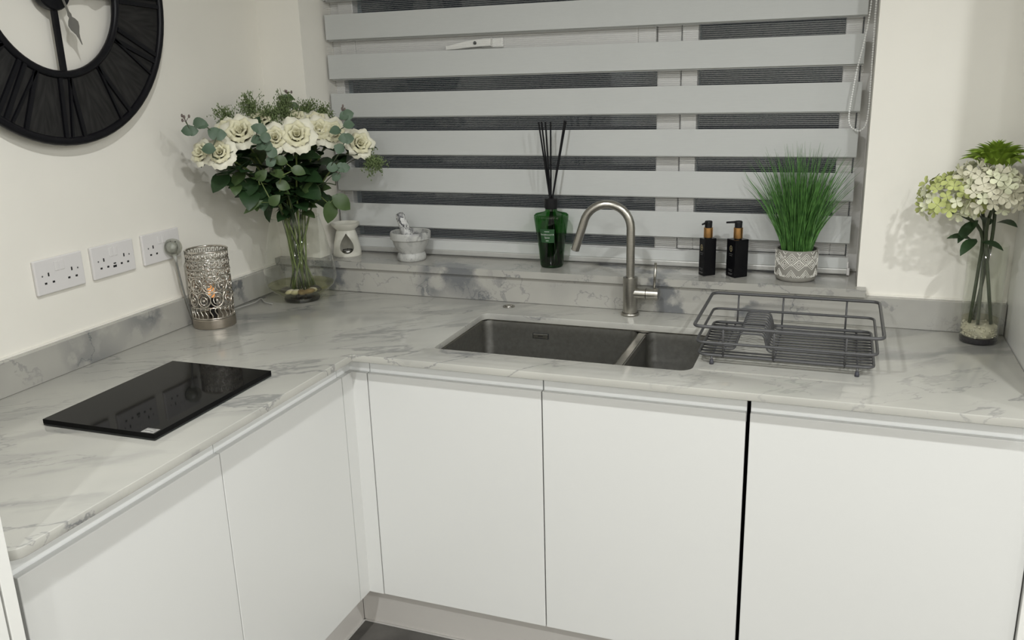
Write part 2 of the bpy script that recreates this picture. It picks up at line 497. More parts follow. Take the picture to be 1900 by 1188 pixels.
# =================================================================== downlights
def downlight(x, y, label):
    t = thing('ceiling_downlight', label, 'downlight', (x, y, CEIL), group='round ceiling downlights')
    MB().lathe([(0.032, -0.002), (0.045, -0.004), (0.046, -0.0005), (0.032, -0.0005)], 24).build('trim_ring', M['plastic'], t, True)
    ld = bpy.data.lights.new('downlight_lamp', 'AREA')
    ld.shape = 'DISK'; ld.size = 0.06; ld.energy = LAMP_W; ld.color = LAMP_COLOR
    lo = bpy.data.objects.new('lamp', ld); link(lo, t); lo.location = (0, 0, -0.006)
for i, (x, y) in enumerate(LAMPS):
    downlight(x, y, 'round white recessed downlight in the kitchen ceiling')

# =================================================================== cabinets
ZT, ZB = 0.835, 0.163     # door top / bottom
YD, XD = -0.590, 0.616    # door fronts
def base_cabinet_back(x0, x1, gl, gr, label):
    t = thing('base_cabinet', label, 'cabinet', (0, 0, 0))
    MB().box(x0+gl, x1-gr, YD, YD+0.015, ZB, ZT).build('door', M['door'], t, bevel=0.0018, seg=3)
    MB().box(x0+gl, x1-gr, YD+0.0155, YD+0.028, ZT-0.03, 0.8795).build('handle_rail', M['rail'], t, bevel=0.001)
    MB().box(x0+0.004, x1-0.004, -0.543, -0.012, 0.16, 0.60).build('carcass', M['carcass'], t)
base_cabinet_back(0.6627, 1.1530, 0.0012, 0.0014, 'white handleless cabinet under the left half of the sink, beside the corner post')
base_cabinet_back(1.1530, 1.6455, 0.0014, 0.0020, 'white handleless cabinet under the right half of the sink, left of the black gap')
base_cabinet_back(1.6505, 2.2335, 0.0020, 0.0015, 'widest white handleless cabinet, below the dish rack, right of the black gap')
def base_cabinet_left(y0, y1, label):
    t = thing('base_cabinet', label, 'cabinet', (0, 0, 0))
    MB().box(XD-0.015, XD, y0+0.0012, y1-0.0012, ZB, ZT).build('door', M['door'], t, bevel=0.0018, seg=3)
    MB().box(XD-0.028, XD-0.0155, y0+0.001, y1-0.001, ZT-0.03, 0.8795).build('handle_rail', M['rail'], t, bevel=0.001)
    MB().box(0.012, 0.569, y0+0.004, y1-0.004, 0.16, 0.60).build('carcass', M['carcass'], t)
base_cabinet_left(-1.1310, -0.6400, 'white handleless cabinet on the left run beside the inner corner post')
base_cabinet_left(-1.6280, -1.1310, 'white handleless cabinet on the left run below the black glass board')
cp = thing('corner_post', 'white L-shaped filler post in the inner corner of the cabinets', 'corner post')
MB().box(XD-0.0005, 0.6615, YD, YD+0.015, ZB, ZT).build('post_face', M['door'], cp)
MB().box(XD-0.015, XD, -0.6388, YD+0.015, ZB, ZT).build('post_face', M['door'], cp)
MB().box(XD-0.0155, 0.6625, YD+0.0155, YD+0.028, ZT-0.03, 0.8795).build('handle_rail', M['rail'], cp)
MB().box(XD-0.028, XD-0.0155, -0.6390, YD+0.028, ZT-0.03, 0.8795).build('handle_rail', M['rail'], cp)
# plinths
struct(MB().box(0.5405, 2.233, -0.5117, -0.494, 0.004, 0.158).build('baseboard_back', M['plinth'], bevel=0.001), 'grey plinth under the sink cabinets', 'plinth')
struct(MB().box(0.522, 0.5400, -1.655, -0.5117, 0.004, 0.158).build('baseboard_left', M['plinth'], bevel=0.001), 'grey plinth under the left cabinets', 'plinth')
struct(MB().box(0.5405, 2.233, -0.5165, -0.494, 0.0, 0.0045).build('trim_1', M['plinth_seal']), 'pale seal strip below the back plinth', 'seal')
struct(MB().box(0.522, 0.5452, -1.655, -0.5117, 0.0, 0.0045).build('trim_2', M['plinth_seal']), 'pale seal strip below the left plinth', 'seal')
# tall units either side
t = thing('tall_cabinet', 'white tall cabinet at the far left with slim end panel', 'tall cabinet')
MB().box(0.004, 0.650, -1.6795, -1.6575, 0.0, 2.25).build('end_panel', M['panel'], t, bevel=0.001)
MB().box(0.630, 0.650, -2.28, -1.6835, 0.10, 2.25).build('door', M['panel'], t, bevel=0.001)
MB().box(0.004, 0.626, -2.28, -1.6845, 0.0, 2.25).build('carcass', M['carcass'], t)
t = thing('tall_cabinet', 'white tall cabinet side closing the worktop on the right', 'tall cabinet')
MB().box(2.2355, 2.2555, -0.60, -0.002, 0.0, 2.25).build('side_panel', M['panel'], t, bevel=0.001)
MB().box(2.2555, 2.84, -0.575, -0.002, 0.0, 2.25).build('carcass', M['panel'], t)
MB().box(2.2575, 2.84, -0.60, -0.578, 0.12, 2.25).build('door', M['door'], t, bevel=0.001)

# =================================================================== worktop, upstands, sill
outer = [(0.003, -0.003), (0.003, -1.652), (0.610, -1.652)]
for k in range(9):
    a = -PI/2 + (PI/2)*k/8
    outer.append((0.618 + 0.030*math.cos(a), -1.622 + 0.030*math.sin(a)))
outer += [(0.648, -0.633), (2.2335, -0.633), (2.2335, -0.003)]
SX0, SX1, SY0, SY1 = 0.829, 1.506, -0.5245, -0.1665
hole = rrect(SX0, SX1, SY0, SY1, 0.03, 6, (0.018, 0.032, 0.02, 0.022))
wt = outline_slab('worktop', [outer, hole], 0.881, 0.900, 0.0022, M['worktop'])
cut = []
for gy in (-0.5065, -0.4300, -0.3540, -0.2780):
    c = MB()
    pr = rrect(1.520, 1.888, gy-0.005, gy+0.005, 0.0049, 4)
    n = len(pr)
    c.add([(x, y, 0.8955) for x, y in pr] + [(x, y, 0.92) for x, y in pr], [tuple(range(n-1, -1, -1)), tuple(range(n, 2*n))] + [(i, (i+1) % n, n+(i+1) % n, n+i) for i in range(n)])
    cut.append(c.build('groove_cutter', None))
wt = boolean_diff(wt, cut)
auto_smooth(wt, 0.5)
tag(wt, 'pale grey-veined quartz worktop running round the corner', 'worktop')
UT = 0.982
up = MB().box(0.026, 2.2335, -0.025, -0.001, 0.9003, UT).build('quartz_upstand', M['upstand'], bevel=0.0012)
tag(up, 'veined quartz upstand along the window wall behind the sink', 'upstand')
up = MB().box(0.001, 0.0255, -1.652, -0.001, 0.9003, UT).build('quartz_upstand', M['upstand'], bevel=0.0012)
tag(up, 'veined quartz upstand along the left wall below the sockets', 'upstand')
SZ = 1.004
sill = MB()
sill.box(WX0+0.001, WX1-0.001, -0.001, 0.19, UT+0.0005, SZ).box(0.001, 1.893, -0.037, -0.001, UT+0.0005, SZ)
si = sill.build('window_sill', M['upstand'])
tag(si, 'quartz window sill with a squared front edge', 'window sill')
# silicone bead on top of the upstand
sb = MB().box(1.895, 2.2335, -0.006, -0.0005, UT, UT+0.004).build('trim_3', M['wall']); struct(sb, 'white sealant bead above the right upstand', 'sealant')
sb = MB().box(0.0005, 0.006, -1.652, -0.04, UT, UT+0.004).build('trim_4', M['wall']); struct(sb, 'white sealant bead above the left upstand', 'sealant')

# =================================================================== window
win = bpy.data.objects.new('window_1', None); link(win); struct(win, 'white framed window with a top-hung vent, night outside', 'window')
FY, FB = 0.185, 0.245
def wpart(name, x0, x1, z0, z1, y0=FY, y1=FB, mat='upvc', bevel=0.003, parent=win):
    return MB().box(x0, x1, y0, y1, z0, z1).build(name, M[mat], parent, bevel=bevel)
wpart('frame_jamb', WX0, 0.196, SZ, WZ1)
wpart('frame_jamb', 1.838, WX1, SZ, WZ1)
wpart('frame_head', 0.196, 1.838, 2.11, WZ1)
wpart('frame_sill', 0.196, 1.838, SZ, 1.050)
wpart('mullion', 1.272, 1.342, 1.050, 2.11)
wpart('transom', 0.196, 1.272, 1.600, 1.645)
# fixed pane
wpart('pane', 0.196, 1.272, 1.050, 1.600, 0.212, 0.218, 'glass', 0)
# vent sash (top left)
s = wpart('sash', 0.199, 0.256, 1.648, 2.107, FY-0.012, FB-0.01)
wpart('sash', 1.215, 1.269, 1.648, 2.107, FY-0.012, FB-0.01)
wpart('sash', 0.256, 1.215, 1.648, 1.735, FY-0.012, FB-0.01)
wpart('sash', 0.256, 1.215, 2.05, 2.107, FY-0.012, FB-0.01)
wpart('pane', 0.256, 1.215, 1.735, 2.05, 0.205, 0.211, 'glass', 0)
# side sash (right)
wpart('sash', 1.346, 1.393, 1.054, 2.107, FY-0.010, FB-0.01)
wpart('sash', 1.792, 1.835, 1.054, 2.107, FY-0.010, FB-0.01)
wpart('sash', 1.393, 1.792, 1.054, 1.122, FY-0.010, FB-0.01)
wpart('sash', 1.393, 1.792, 2.05, 2.107, FY-0.010, FB-0.01)
wpart('pane', 1.393, 1.792, 1.122, 2.05, 0.205, 0.211, 'glass', 0)
# dark gaskets in the sash joints
wpart('gasket', 0.1955, 0.1992, 1.648, 2.107, FY+0.004, FB-0.02, 'gasket', 0)
wpart('gasket', 1.3418, 1.3462, 1.054, 2.107, FY+0.004, FB-0.02, 'gasket', 0)
wpart('gasket', 1.346, 1.835, 1.0498, 1.0542, FY+0.004, FB-0.02, 'gasket', 0)
# handle
hd = MB().box(0.715, 0.790, 0.163, 0.173, 1.672, 1.702).build('window_handle', M['handle_white'], win, bevel=0.006, seg=3)
hl = MB()
pr = [(0.600, 1.676, 0.006), (0.63, 1.680, 0.0085), (0.67, 1.685, 0.0105), (0.71, 1.688, 0.0115), (0.755, 1.689, 0.0115)]
vv, ff = [], []
for (x, z, h) in pr:
    vv += [(x, 0.150, z-h), (x, 0.150, z+h), (x, 0.162, z+h), (x, 0.162, z-h)]
for i in range(len(pr)-1):
    for k in range(4):
        ff.append((i*4+k, i*4+(k+1) % 4, (i+1)*4+(k+1) % 4, (i+1)*4+k))
ff += [(0, 1, 2, 3), ((len(pr)-1)*4+3, (len(pr)-1)*4+2, (len(pr)-1)*4+1, (len(pr)-1)*4)]
hl.add(vv, ff).build('lever', M['handle_white'], hd, bevel=0.002)
o = MB().lathe([(0.0001, 0), (0.0055, 0), (0.0055, 0.0015), (0.0001, 0.0015)], 14).build('key_button', M['hole'], hd)
o.matrix_basis = Matrix.Translation((0.700, 0.1498, 1.688)) @ Matrix.Rotation(PI/2, 4, 'X')

# =================================================================== zebra blind
BX0, BX1, BY = 0.1725, 1.8445, 0.130
bl = thing('zebra_blind', 'white day-and-night roller blind with sheer stripes in the window', 'blind', (0, 0, 0))
pitch, sh = 0.1239, 0.0777
tops = [1.7951 + pitch*k for k in (2, 1)] + [1.795, 1.6690, 1.5442, 1.4200, 1.2976, 1.1760]
for zt in tops:
    MB().box(BX0, BX1, BY, BY+0.0007, zt-sh, zt).build('slat', M['slat'], bl)
    MB().box(BX0+0.001, BX1-0.001, BY+0.013, BY+0.0137, zt-sh-0.0045, zt-0.003).build('rear_slat', M['slat'], bl)
zs = tops + [1.058]
for k in range(len(zs)-1):
    for yy, nm in ((BY+0.0002, 'sheer'), (BY+0.0134, 'rear_sheer')):
        mesh_obj(nm, [(BX0, yy, zs[k+1]), (BX1, yy, zs[k+1]), (BX1, yy, zs[k]-sh), (BX0, yy, zs[k]-sh)], [(0, 1, 2, 3)], M['sheer' if nm == 'sheer' else 'sheer_rear'], bl)
MB().box(BX0, BX1, BY, BY+0.0007, 1.024, 1.056).build('slat', M['slat'], bl)
r = MB(); r.box(BX0-0.001, BX1+0.001, BY-0.006, BY+0.018, 1.0075, 1.0255); r.build('bottom_rail', M['alu'], bl, bevel=0.004, seg=3)
MB().box(BX1-0.002, BX1+0.006, BY-0.009, BY+0.02, 1.0062, 1.0275).build('end_cap', M['plastic'], bl, bevel=0.002)
MB().box(BX1-0.003, BX1+0.002, BY-0.007, BY+0.001, 1.0275, 1.045).build('end_cap', M['plastic'], bl, bevel=0.001)
MB().box(BX0-0.006, BX0+0.002, BY-0.009, BY+0.02, 1.0062, 1.0275).build('end_cap', M['plastic'], bl, bevel=0.002)
MB().box(WX0+0.002, WX1-0.002, 0.085, 0.165, 2.06, 2.155).build('head_rail', M['plastic'], bl, bevel=0.003)
# bead chain
cp_ = [(1.8600, 2.06), (1.8506, 1.753), (1.8421, 1.658), (1.8282, 1.575), (1.8190, 1.490), (1.8171, 1.450), (1.8215, 1.431), (1.8302, 1.4207), (1.8431, 1.4148), (1.8545, 1.4195), (1.8625, 1.436), (1.8655, 1.470), (1.8657, 1.504), (1.8645, 1.588), (1.8637, 1.6435), (1.8625, 1.752), (1.8610, 2.06)]
def cat(P, n):
    out = []
    for i in range(len(P)-1):
        p0, p1, p2, p3 = P[max(0, i-1)], P[i], P[i+1], P[min(len(P)-1, i+2)]
        for k in range(n):
            t_ = k/n
            out.append(tuple(0.5*((2*p1[j]) + (-p0[j]+p2[j])*t_ + (2*p0[j]-5*p1[j]+4*p2[j]-p3[j])*t_**2 + (-p0[j]+3*p1[j]-3*p2[j]+p3[j])*t_**3) for j in range(len(p1))))
    out.append(tuple(P[-1]))
    return out
path = [Vector((x, 0.108, z)) for x, z in cat(cp_, 12)]
ch = MB(); ch.tube(path, 0.0007, 5)
acc = 0.0
for i in range(1, len(path)):
    seg = path[i]-path[i-1]; L_ = seg.length; d = 0.0064-acc
    while d < L_:
        ch.ball(path[i-1]+seg*(d/L_), 0.0026, 6, 4); d += 0.0064
    acc = L_-(d-0.0064)
co = ch.build('pull_chain', M['chain'], bl, True); co['kind'] = 'stuff'

# =================================================================== sink
sk = thing('kitchen_sink', 'undermounted stainless one-and-a-half bowl sink', 'sink', (0, 0, 0))
def bowl(name, x0, x1, y0, y1, zt, zb, r):
    mb = MB()
    rings = []
    for (ins, z, rr) in ((0, zt, r), (0.002, zt-0.02, r), (0.004, zb+0.03, r), (0.010, zb+0.010, r), (0.030, zb, r)):
        rings.append([(x, y, z) for x, y in rrect(x0+ins, x1-ins, y0+ins, y1-ins, rr, 6)])
    n = len(rings[0]); v = [p for q in rings for p in q]; f = []
    for i in range(len(rings)-1):
        for k in range(n):
            f.append((i*n+k, (i+1)*n+k, (i+1)*n+(k+1) % n, i*n+(k+1) % n))
    f.append(tuple((len(rings)-1)*n+k for k in range(n)))
    return auto_smooth(mb.add(v, f).build(name, M['sinksteel'], sk), 0.9)
bowl('main_bowl', 0.831, 1.304, -0.5225, -0.1685, 0.8795, 0.69, 0.028)
bowl('half_bowl', 1.326, 1.504, -0.5225, -0.1685, 0.8795, 0.73, 0.028)
MB().box(1.302, 1.328, -0.5225, -0.1685, 0.846, 0.8765).build('divider', M['steel'], sk, bevel=0.002, seg=2)
rim = MB()
for x0, x1, y0, y1 in ((0.81, 0.832, -0.545, -0.148), (1.503, 1.525, -0.545, -0.148), (0.832, 1.503, -0.545, -0.522), (0.832, 1.503, -0.169, -0.148)):
    rim.box(x0, x1, y0, y1, 0.8785, 0.8805)
rim.build('flange', M['steel'], sk)
MB().box(0.985, 1.035, -0.1735, -0.1695, 0.835, 0.852).build('overflow_recess', M['hole'], sk, bevel=0.001)
ov = MB().box(0.9875, 1.0325, -0.1745, -0.1715, 0.8372, 0.8498).build('overflow_plate', M['steel'], sk, bevel=0.001)
MB().box(1.002, 1.018, -0.1749, -0.1744, 0.8425, 0.8445).build('logo', M['hole'], ov)
for cx, cy, z in ((1.0675, -0.3455, 0.69), (1.415, -0.3455, 0.73)):
    d = MB().lathe([(0.045, 0.0005), (0.043, 0.003), (0.030, 0.002), (0.028, 0.006), (0.0005, 0.007)], 24).build('waste', M['steel'], sk, True, (cx, cy, z))
# plug-lifter button
bt = thing('sink_waste_button', 'round steel pop-up waste button behind the sink', 'button', (0.8755, -0.078, 0.900))
MB().lathe([(0.0005, 0.0), (0.0185, 0.0), (0.0185, 0.002), (0.016, 0.0032), (0.013, 0.0025)], 28).build('flange', M['steel'], bt, True)
MB().lathe([(0.0115, 0.0022), (0.0110, 0.0048), (0.0085, 0.0052), (0.0005, 0.004)], 24).build('push_cap', M['steel'], bt, True)

# =================================================================== tap
tp = thing('kitchen_tap', 'tall brushed steel swan-neck mixer tap', 'tap', (1.2555, -0.074, 0.900))
MB().lathe([(0.0005, 0), (0.0265, 0), (0.0268, 0.004), (0.0262, 0.0075), (0.0225, 0.008)], 36).build('base_ring', M['steel'], tp, True)
auto_smooth(MB().lathe([(0.0212, 0.008), (0.0212, 0.1125), (0.0205, 0.1135), (0.012, 0.1135)], 36).build('body', M['steel'], tp))
# neck points to the front left (swivelled)
ang = math.radians(188)
dx, dy = math.cos(ang), math.sin(ang)
R_ = 0.0687
pts = [Vector((0, 0, 0.110)), Vector((0, 0, 0.18)), Vector((0, 0, 0.257))]
for k in range(1, 15):
    a = PI*k/14 * 0.935
    pts.append(Vector((dx*(R_-R_*math.cos(a)), dy*(R_-R_*math.cos(a)), 0.257+R_*math.sin(a))))
tl = (pts[-1]-pts[-2]).normalized()
pts += [pts[-1]+tl*0.04, pts[-1]+tl*0.084]
auto_smooth(MB().tube(pts, 0.0122, 20).build('spout', M['steel'], tp), 0.9)
MB().tube([pts[-1]-tl*0.001, pts[-1]+tl*0.0015], 0.0095, 16).build('aerator', M['hole'], tp)
auto_smooth(MB().tube([(0.005, 0, 0.0665), (0.047, 0, 0.0665)], 0.0172, 28).build('valve_arm', M['steel'], tp), 0.9)
vc = auto_smooth(MB().tube([(0.0485, 0, 0.0665), (0.081, 0, 0.0665), (0.083, 0, 0.0665)], 0.0175, 28).build('valve_cap', M['steel'], tp), 0.9)
MB().tube([(0.0705, 0, 0.080), (0.0720, 0.006, 0.158)], 0.0038, 12).build('lever', M['steel'], vc, True)

# =================================================================== dish rack
rk = thing('dish_rack', 'dark grey wire dish drainer right of the sink', 'dish rack', (0, 0, 0))
def rim_wire(x0, x1, y0, y1, z, r, rad, name):
    MB().tube(round_path([(x0, y0, z), (x1, y0, z), (x1, y1, z), (x0, y1, z)], rad, True), r, 10, True).build(name, M['rackmetal'], rk, True)
rim_wire(1.503, 1.924, -0.480, -0.145, 1.000, 0.0042, 0.022, 'top_rim')
rim_wire(1.508, 1.914, -0.470, -0.152, 0.958, 0.0034, 0.022, 'middle_rim')
rim_wire(1.512, 1.909, -0.458, -0.162, 0.9235, 0.0034, 0.022, 'base_rim')
ny = 13
for i in range(ny):
    y = -0.172 - i*(0.274/(ny-1))
    if 1 <= i <= 10:
        p = [(1.512, y, 0.9235), (1.592, y, 0.9235), (1.603, y, 0.966), (1.660, y, 0.966), (1.671, y, 0.9235), (1.909, y, 0.9235)]
        p = round_path(p, 0.010, False, 4)
    else:
        p = [(1.512, y, 0.9235), (1.909, y, 0.9235)]
    if i == 0 or i == ny-1: pass
    MB().tube(p, 0.0025, 8).build('base_wire', M['rackmetal'], rk, True)
for x in (1.545, 1.568):
    MB().tube([(x, -0.458, 0.9200), (x, -0.162, 0.9200)], 0.0022, 8).build('cross_wire', M['rackmetal'], rk, True)
for x in (1.690, 1.846, 1.874):
    MB().tube([(x, -0.458, 0.9200), (x, -0.162, 0.9200)], 0.0022, 8).build('cross_wire', M['rackmetal'], rk, True)
for x in (1.572, 1.688, 1.846):
    MB().tube([(x, -0.145, 1.000), (x, -0.152, 0.958), (x, -0.162, 0.920)], 0.0024, 8).build('upright', M['rackmetal'], rk, True)
    MB().tube([(x, -0.480, 1.000), (x, -0.470, 0.958), (x, -0.458, 0.920)], 0.0024, 8).build('upright', M['rackmetal'], rk, True)
for x, y in ((1.545, -0.457), (1.874, -0.457), (1.545, -0.165), (1.874, -0.165)):
    ft = MB().tube([(x, y, 0.921), (x, y, 0.905)], 0.0028, 8).build('foot', M['rackmetal'], rk, True)
    MB().lathe([(0.0005, 0.9003), (0.0052, 0.9003), (0.0052, 0.904), (0.0038, 0.912), (0.0005, 0.912)], 14, x, y).build('foot_cap', M['rubber'], ft, True)

# =================================================================== clock
CY, CZ = -0.825, 1.815
ck = thing('wall_clock', 'large round black skeleton clock on the left wall', 'clock', (0.012, CY, CZ))
def ring_x(R, r, x, n=72, m=12):
    return MB().tube([(x, R*math.sin(2*PI*k/n), R*math.cos(2*PI*k/n)) for k in range(n)], r, m, True)
auto_smooth(ring_x(0.3535, 0.0105, 0.018).build('outer_ring', M['blackmetal'], ck), 2)
auto_smooth(ring_x(0.1955, 0.0095, 0.018).build('inner_ring', M['blackmetal'], ck), 2)
# twelve wooden backing panels
def polar(a, r, x):   # a: clockwise from 12 as seen from the room (right = +y)
    return (x, r*math.sin(a), r*math.cos(a))
pv, pf = [], []
K = 8
for k in range(K+1):
    a = -PI/12 + 0.0004 + (PI/6-0.0008)*k/K
    for x in (0.010, 0.018):
        pv += [polar(a, 0.198, x), polar(a, 0.350, x)]
for k in range(K):
    b0, b1 = 4*k, 4*(k+1)
    pf += [(b0+2, b0+3, b1+3, b1+2), (b0, b1, b1+1, b0+1), (b0, b0+2, b1+2, b1), (b0+1, b1+1, b1+3, b0+3)]
pf += [(0, 1, 3, 2), (4*K, 4*K+2, 4*K+3, 4*K+1)]
panel0 = mesh_obj('panel', pv, pf, M['blackwood'], ck)
for h in range(1, 12):
    dup(panel0, ck, Matrix.Rotation(-h*PI/6, 4, 'X'))
NUM = ['XII', 'I', 'II', 'III', 'IV', 'V', 'VI', 'VII', 'VIII', 'IX', 'X', 'XI']
W_ = {'I': 0.020, 'V': 0.050, 'X': 0.050}
def bar(mb, t0, r0, t1, r1, w):
    # bar from (tangent t0, radius r0) to (t1, r1), width w, slightly proud of the panel
    d = Vector((t1-t0, r1-r0)); n = Vector((-d.y, d.x)).normalized()*w/2
    q = [(t0+n.x, r0+n.y), (t0-n.x, r0-n.y), (t1-n.x, r1-n.y), (t1+n.x, r1+n.y)]
    x0, x1 = 0.0175, 0.0245
    mb.add([(x0, a, b) for a, b in q]+[(x1, a, b) for a, b in q], [(0, 1, 2, 3), (7, 6, 5, 4), (0, 4, 5, 1), (1, 5, 6, 2), (2, 6, 7, 3), (3, 7, 4, 0)])
for h in range(12):
    s_ = NUM[h]; tot = sum(W_[c] for c in s_)
    t0 = -tot/2; mb = MB()
    for c in s_:
        w = W_[c]; mid = t0+w/2
        if c == 'I': bar(mb, mid*0.78, 0.203, mid*1.1, 0.344, 0.0105)
        if c == 'V':
            bar(mb, mid, 0.203, mid-0.019, 0.344, 0.011); bar(mb, mid, 0.203, mid+0.019, 0.344, 0.006)
        if c == 'X':
            bar(mb, mid-0.015, 0.203, mid+0.019, 0.344, 0.011); bar(mb, mid+0.015, 0.203, mid-0.019, 0.344, 0.006)
        t0 += w
    o = mb.build('numeral', M['blackmetal'], ck)
    o.matrix_basis = Matrix.Rotation(-h*PI/6, 4, 'X')
for h in range(4):
    o = MB().box(0.012, 0.021, -0.0075, 0.0075, 0.035, 0.192).build('spoke', M['blackmetal'], ck, bevel=0.001)
    o.matrix_basis = Matrix.Rotation(-h*PI/2, 4, 'X')
hb = MB().lathe([(0.0005, -0.0115), (0.030, -0.0115), (0.047, 0.004), (0.049, 0.010), (0.049, 0.024), (0.046, 0.028), (0.0005, 0.028)], 36).build('hub', M['blackmetal'], ck)
auto_smooth(hb, 0.6); hb.matrix_basis = Matrix.Rotation(PI/2, 4, 'Y')
def hand(name, L, ang, x, s):
    half = [(0, 0.0035), (0.055, 0.003), (0.062, 0.006), (0.068, 0.0045), (0.074, 0.011), (0.083, 0.0165), (0.094, 0.014), (0.108, 0.0055), (0.118, 0.0028), (0.134, 0.0010)]
    prof = [(r*L/0.134, w*s) for r, w in half]
    pts2 = [(w, r) for r, w in prof] + [(-w, r) for r, w in reversed(prof)]
    n = len(pts2)
    o = mesh_obj(name, [(x, a, b) for a, b in pts2]+[(x+0.0012, a, b) for a, b in pts2], [tuple(range(n)), tuple(range(2*n-1, n-1, -1))]+[(i, (i+1) % n, n+(i+1) % n, n+i) for i in range(n)], M['hand'], ck)
    o.matrix_basis = Matrix.Rotation(-ang, 4, 'X')
hand('hour_hand', 0.134, math.radians(160), 0.040, 1.0)
hand('minute_hand', 0.175, math.radians(85), 0.044, 1.1)
o = MB().lathe([(0.0005, 0.027), (0.006, 0.027), (0.006, 0.048), (0.0005, 0.050)], 16).build('hand_pin', M['hand'], ck, True)
o.matrix_basis = Matrix.Rotation(PI/2, 4, 'Y')

# =================================================================== sockets
def socket(y, usb, label):
    t = thing('wall_socket', label, 'socket', (0, y, 1.1895), group='white double sockets on the left wall')
    MB().box(0.0004, 0.0095, 0, 0.146, -0.086, 0).build('face_plate', M['plastic'], t, bevel=0.003, seg=3)
    for u in (0.0585, 0.0745):
        sw = MB().box(0.009, 0.0112, u, u+0.0125, -0.034, -0.010).build('rocker_switch', M['plastic'], t, bevel=0.0012)
        sw.rotation_euler = (0, 0, 0)
    X0, X1 = 0.0091, 0.0098
    for c in (0.038, 0.108):
        MB().box(X0, X1, c-0.0021, c+0.0021, -0.043, -0.034).build('earth_slot', M['hole'], t)
        for s_ in (-1, 1):
            MB().box(X0, X1, c+s_*0.0115-0.0034, c+s_*0.0115+0.0034, -0.0615, -0.0565).build('pin_slot', M['hole'], t)
    for c in (0.0195, 0.1265):
        o = MB().lathe([(0.0003, 0), (0.0022, 0), (0.0022, 0.0012), (0.0003, 0.0012)], 12).build('screw', M['gasket'], t)
        o.matrix_basis = Matrix.Translation((X0-0.0004, c, -0.040)) @ Matrix.Rotation(PI/2, 4, 'Y')
    if usb:
        MB().box(X0, X1, 0.0690, 0.0772, -0.0560, -0.0525).build('usb_port', M['hole'], t)
        MB().box(X0, X1, 0.0665, 0.0785, -0.0650, -0.0590).build('usb_port', M['hole'], t)
    return t
socket(-0.9903, False, 'white double wall socket nearest the camera, furthest left')
socket(-0.8160, True, 'white double wall socket with two USB ports, middle of three')
socket(-0.6368, False, 'white double wall socket partly hidden by the round plug')
# round plug in the third socket with its cable
pg = thing('round_plug', 'round translucent grey plug in the right outlet of the third socket', 'plug', (0.0110, -0.5420, 1.1400))
o = MB().lathe([(0.0005, 0), (0.017, 0), (0.0235, 0.006), (0.0255, 0.016), (0.0235, 0.028), (0.016, 0.036), (0.0005, 0.039)], 28).build('shell', M['plugclear'], pg, True)
o.matrix_basis = Matrix.Rotation(PI/2, 4, 'Y')
o = MB().lathe([(0.0005, 0.002), (0.014, 0.002), (0.0165, 0.012), (0.013, 0.024), (0.0005, 0.027)], 20).build('core', M['plugcore'], pg, True)
o.matrix_basis = Matrix.Rotation(PI/2, 4, 'Y')
MB().tube([(0.017, 0.002, -0.020), (0.018, 0.004, -0.045)], 0.0065, 12, r_end=0.0038).build('cord_grip', M['plugcore'], pg, True)
pa = [Vector(p) for p in cat([(0.029, -0.538, 1.096), (0.030, -0.530, 1.03), (0.034, -0.520, 0.96), (0.034, -0.500, 0.906), (0.031, -0.46, 0.9028), (0.034, -0.40, 0.9028)], 8)]
o = MB().tube(pa, 0.0028, 8).build('plug_cable', M['cable_dark'], None, True)
tag(o, 'grey cable dropping from the round plug behind the lamp', 'cable')

# =================================================================== filigree lamp
LR = 0.0585
lp = thing('table_lamp', 'chrome filigree cylinder lamp with a glowing amber bulb', 'lamp', (0.0975, -0.489, 0.9003))
auto_smooth(MB().lathe([(0.0005, 0), (0.0600, 0), (0.0615, 0.002), (0.0615, 0.026), (0.0600, 0.028), (0.0005, 0.028)], 48).build('base_drum', M['nickel'], lp), 0.6)
def hoop(z, r, name='hoop'):
    MB().tube([(LR*math.cos(2*PI*k/48), LR*math.sin(2*PI*k/48), z) for k in range(48)], r, 6, True).build(name, M['chrome'], lp, True)
hoop(0.031, 0.0025); hoop(0.063, 0.0022); hoop(0.156, 0.0018); hoop(0.176, 0.0016); hoop(0.204, 0.0016)
hoop(0.226, 0.0030, 'top_rim')
def cyl(phi, z, rr=LR):
    return (rr*math.cos(phi), rr*math.sin(phi), z)
def around(mb, name, n, off=0.0, mat='chrome'):
    o0 = mb.build(name, M[mat], lp, True)
    for k in range(n):
        mw = Matrix.Rotation(2*PI*k/n+off, 4, 'Z')
        if k == 0: o0.matrix_basis = mw
        else: dup(o0, lp, mw)
# wavy bars
around(MB().tube([cyl(0.055*math.sin(2*PI*k/8), 0.031+0.032*k/8) for k in range(9)], 0.0019, 6), 'wavy_bar', 26)
def ringc(z, r, t, wob=0.0):
    return MB().tube([cyl(r*math.cos(2*PI*k/18)/LR, z+r*1.15*math.sin(2*PI*k/18), LR+wob*math.sin(4*PI*k/18)) for k in range(18)], t, 6, True)
for z, off in ((0.088, 0.0), (0.130, 0.314)):
    around(ringc(z, 0.0185, 0.0023), 'scroll_ring', 10, off)
    around(ringc(z-0.002, 0.0100, 0.0018, 0.002), 'scroll_ring', 10, off)
    mb = MB().ball((LR, 0, z-0.002), 0.0048, 8, 5); around(mb, 'crystal_bead', 10, off)
    around(ringc(z+0.021, 0.0065, 0.0015), 'scroll_ring', 10, off+0.314)
for z, n in ((0.166, 20), (0.190, 24), (0.215, 28)):
    around(MB().tube([cyl(0.0, z-0.0095), cyl(0.07, z), cyl(0.0, z+0.0095), cyl(-0.07, z)], 0.0016, 6, True), 'diamond_link', n)
    if z < 0.2: around(MB().ball((LR, 0, z), 0.0034, 6, 4), 'crystal_bead', n, PI/n)
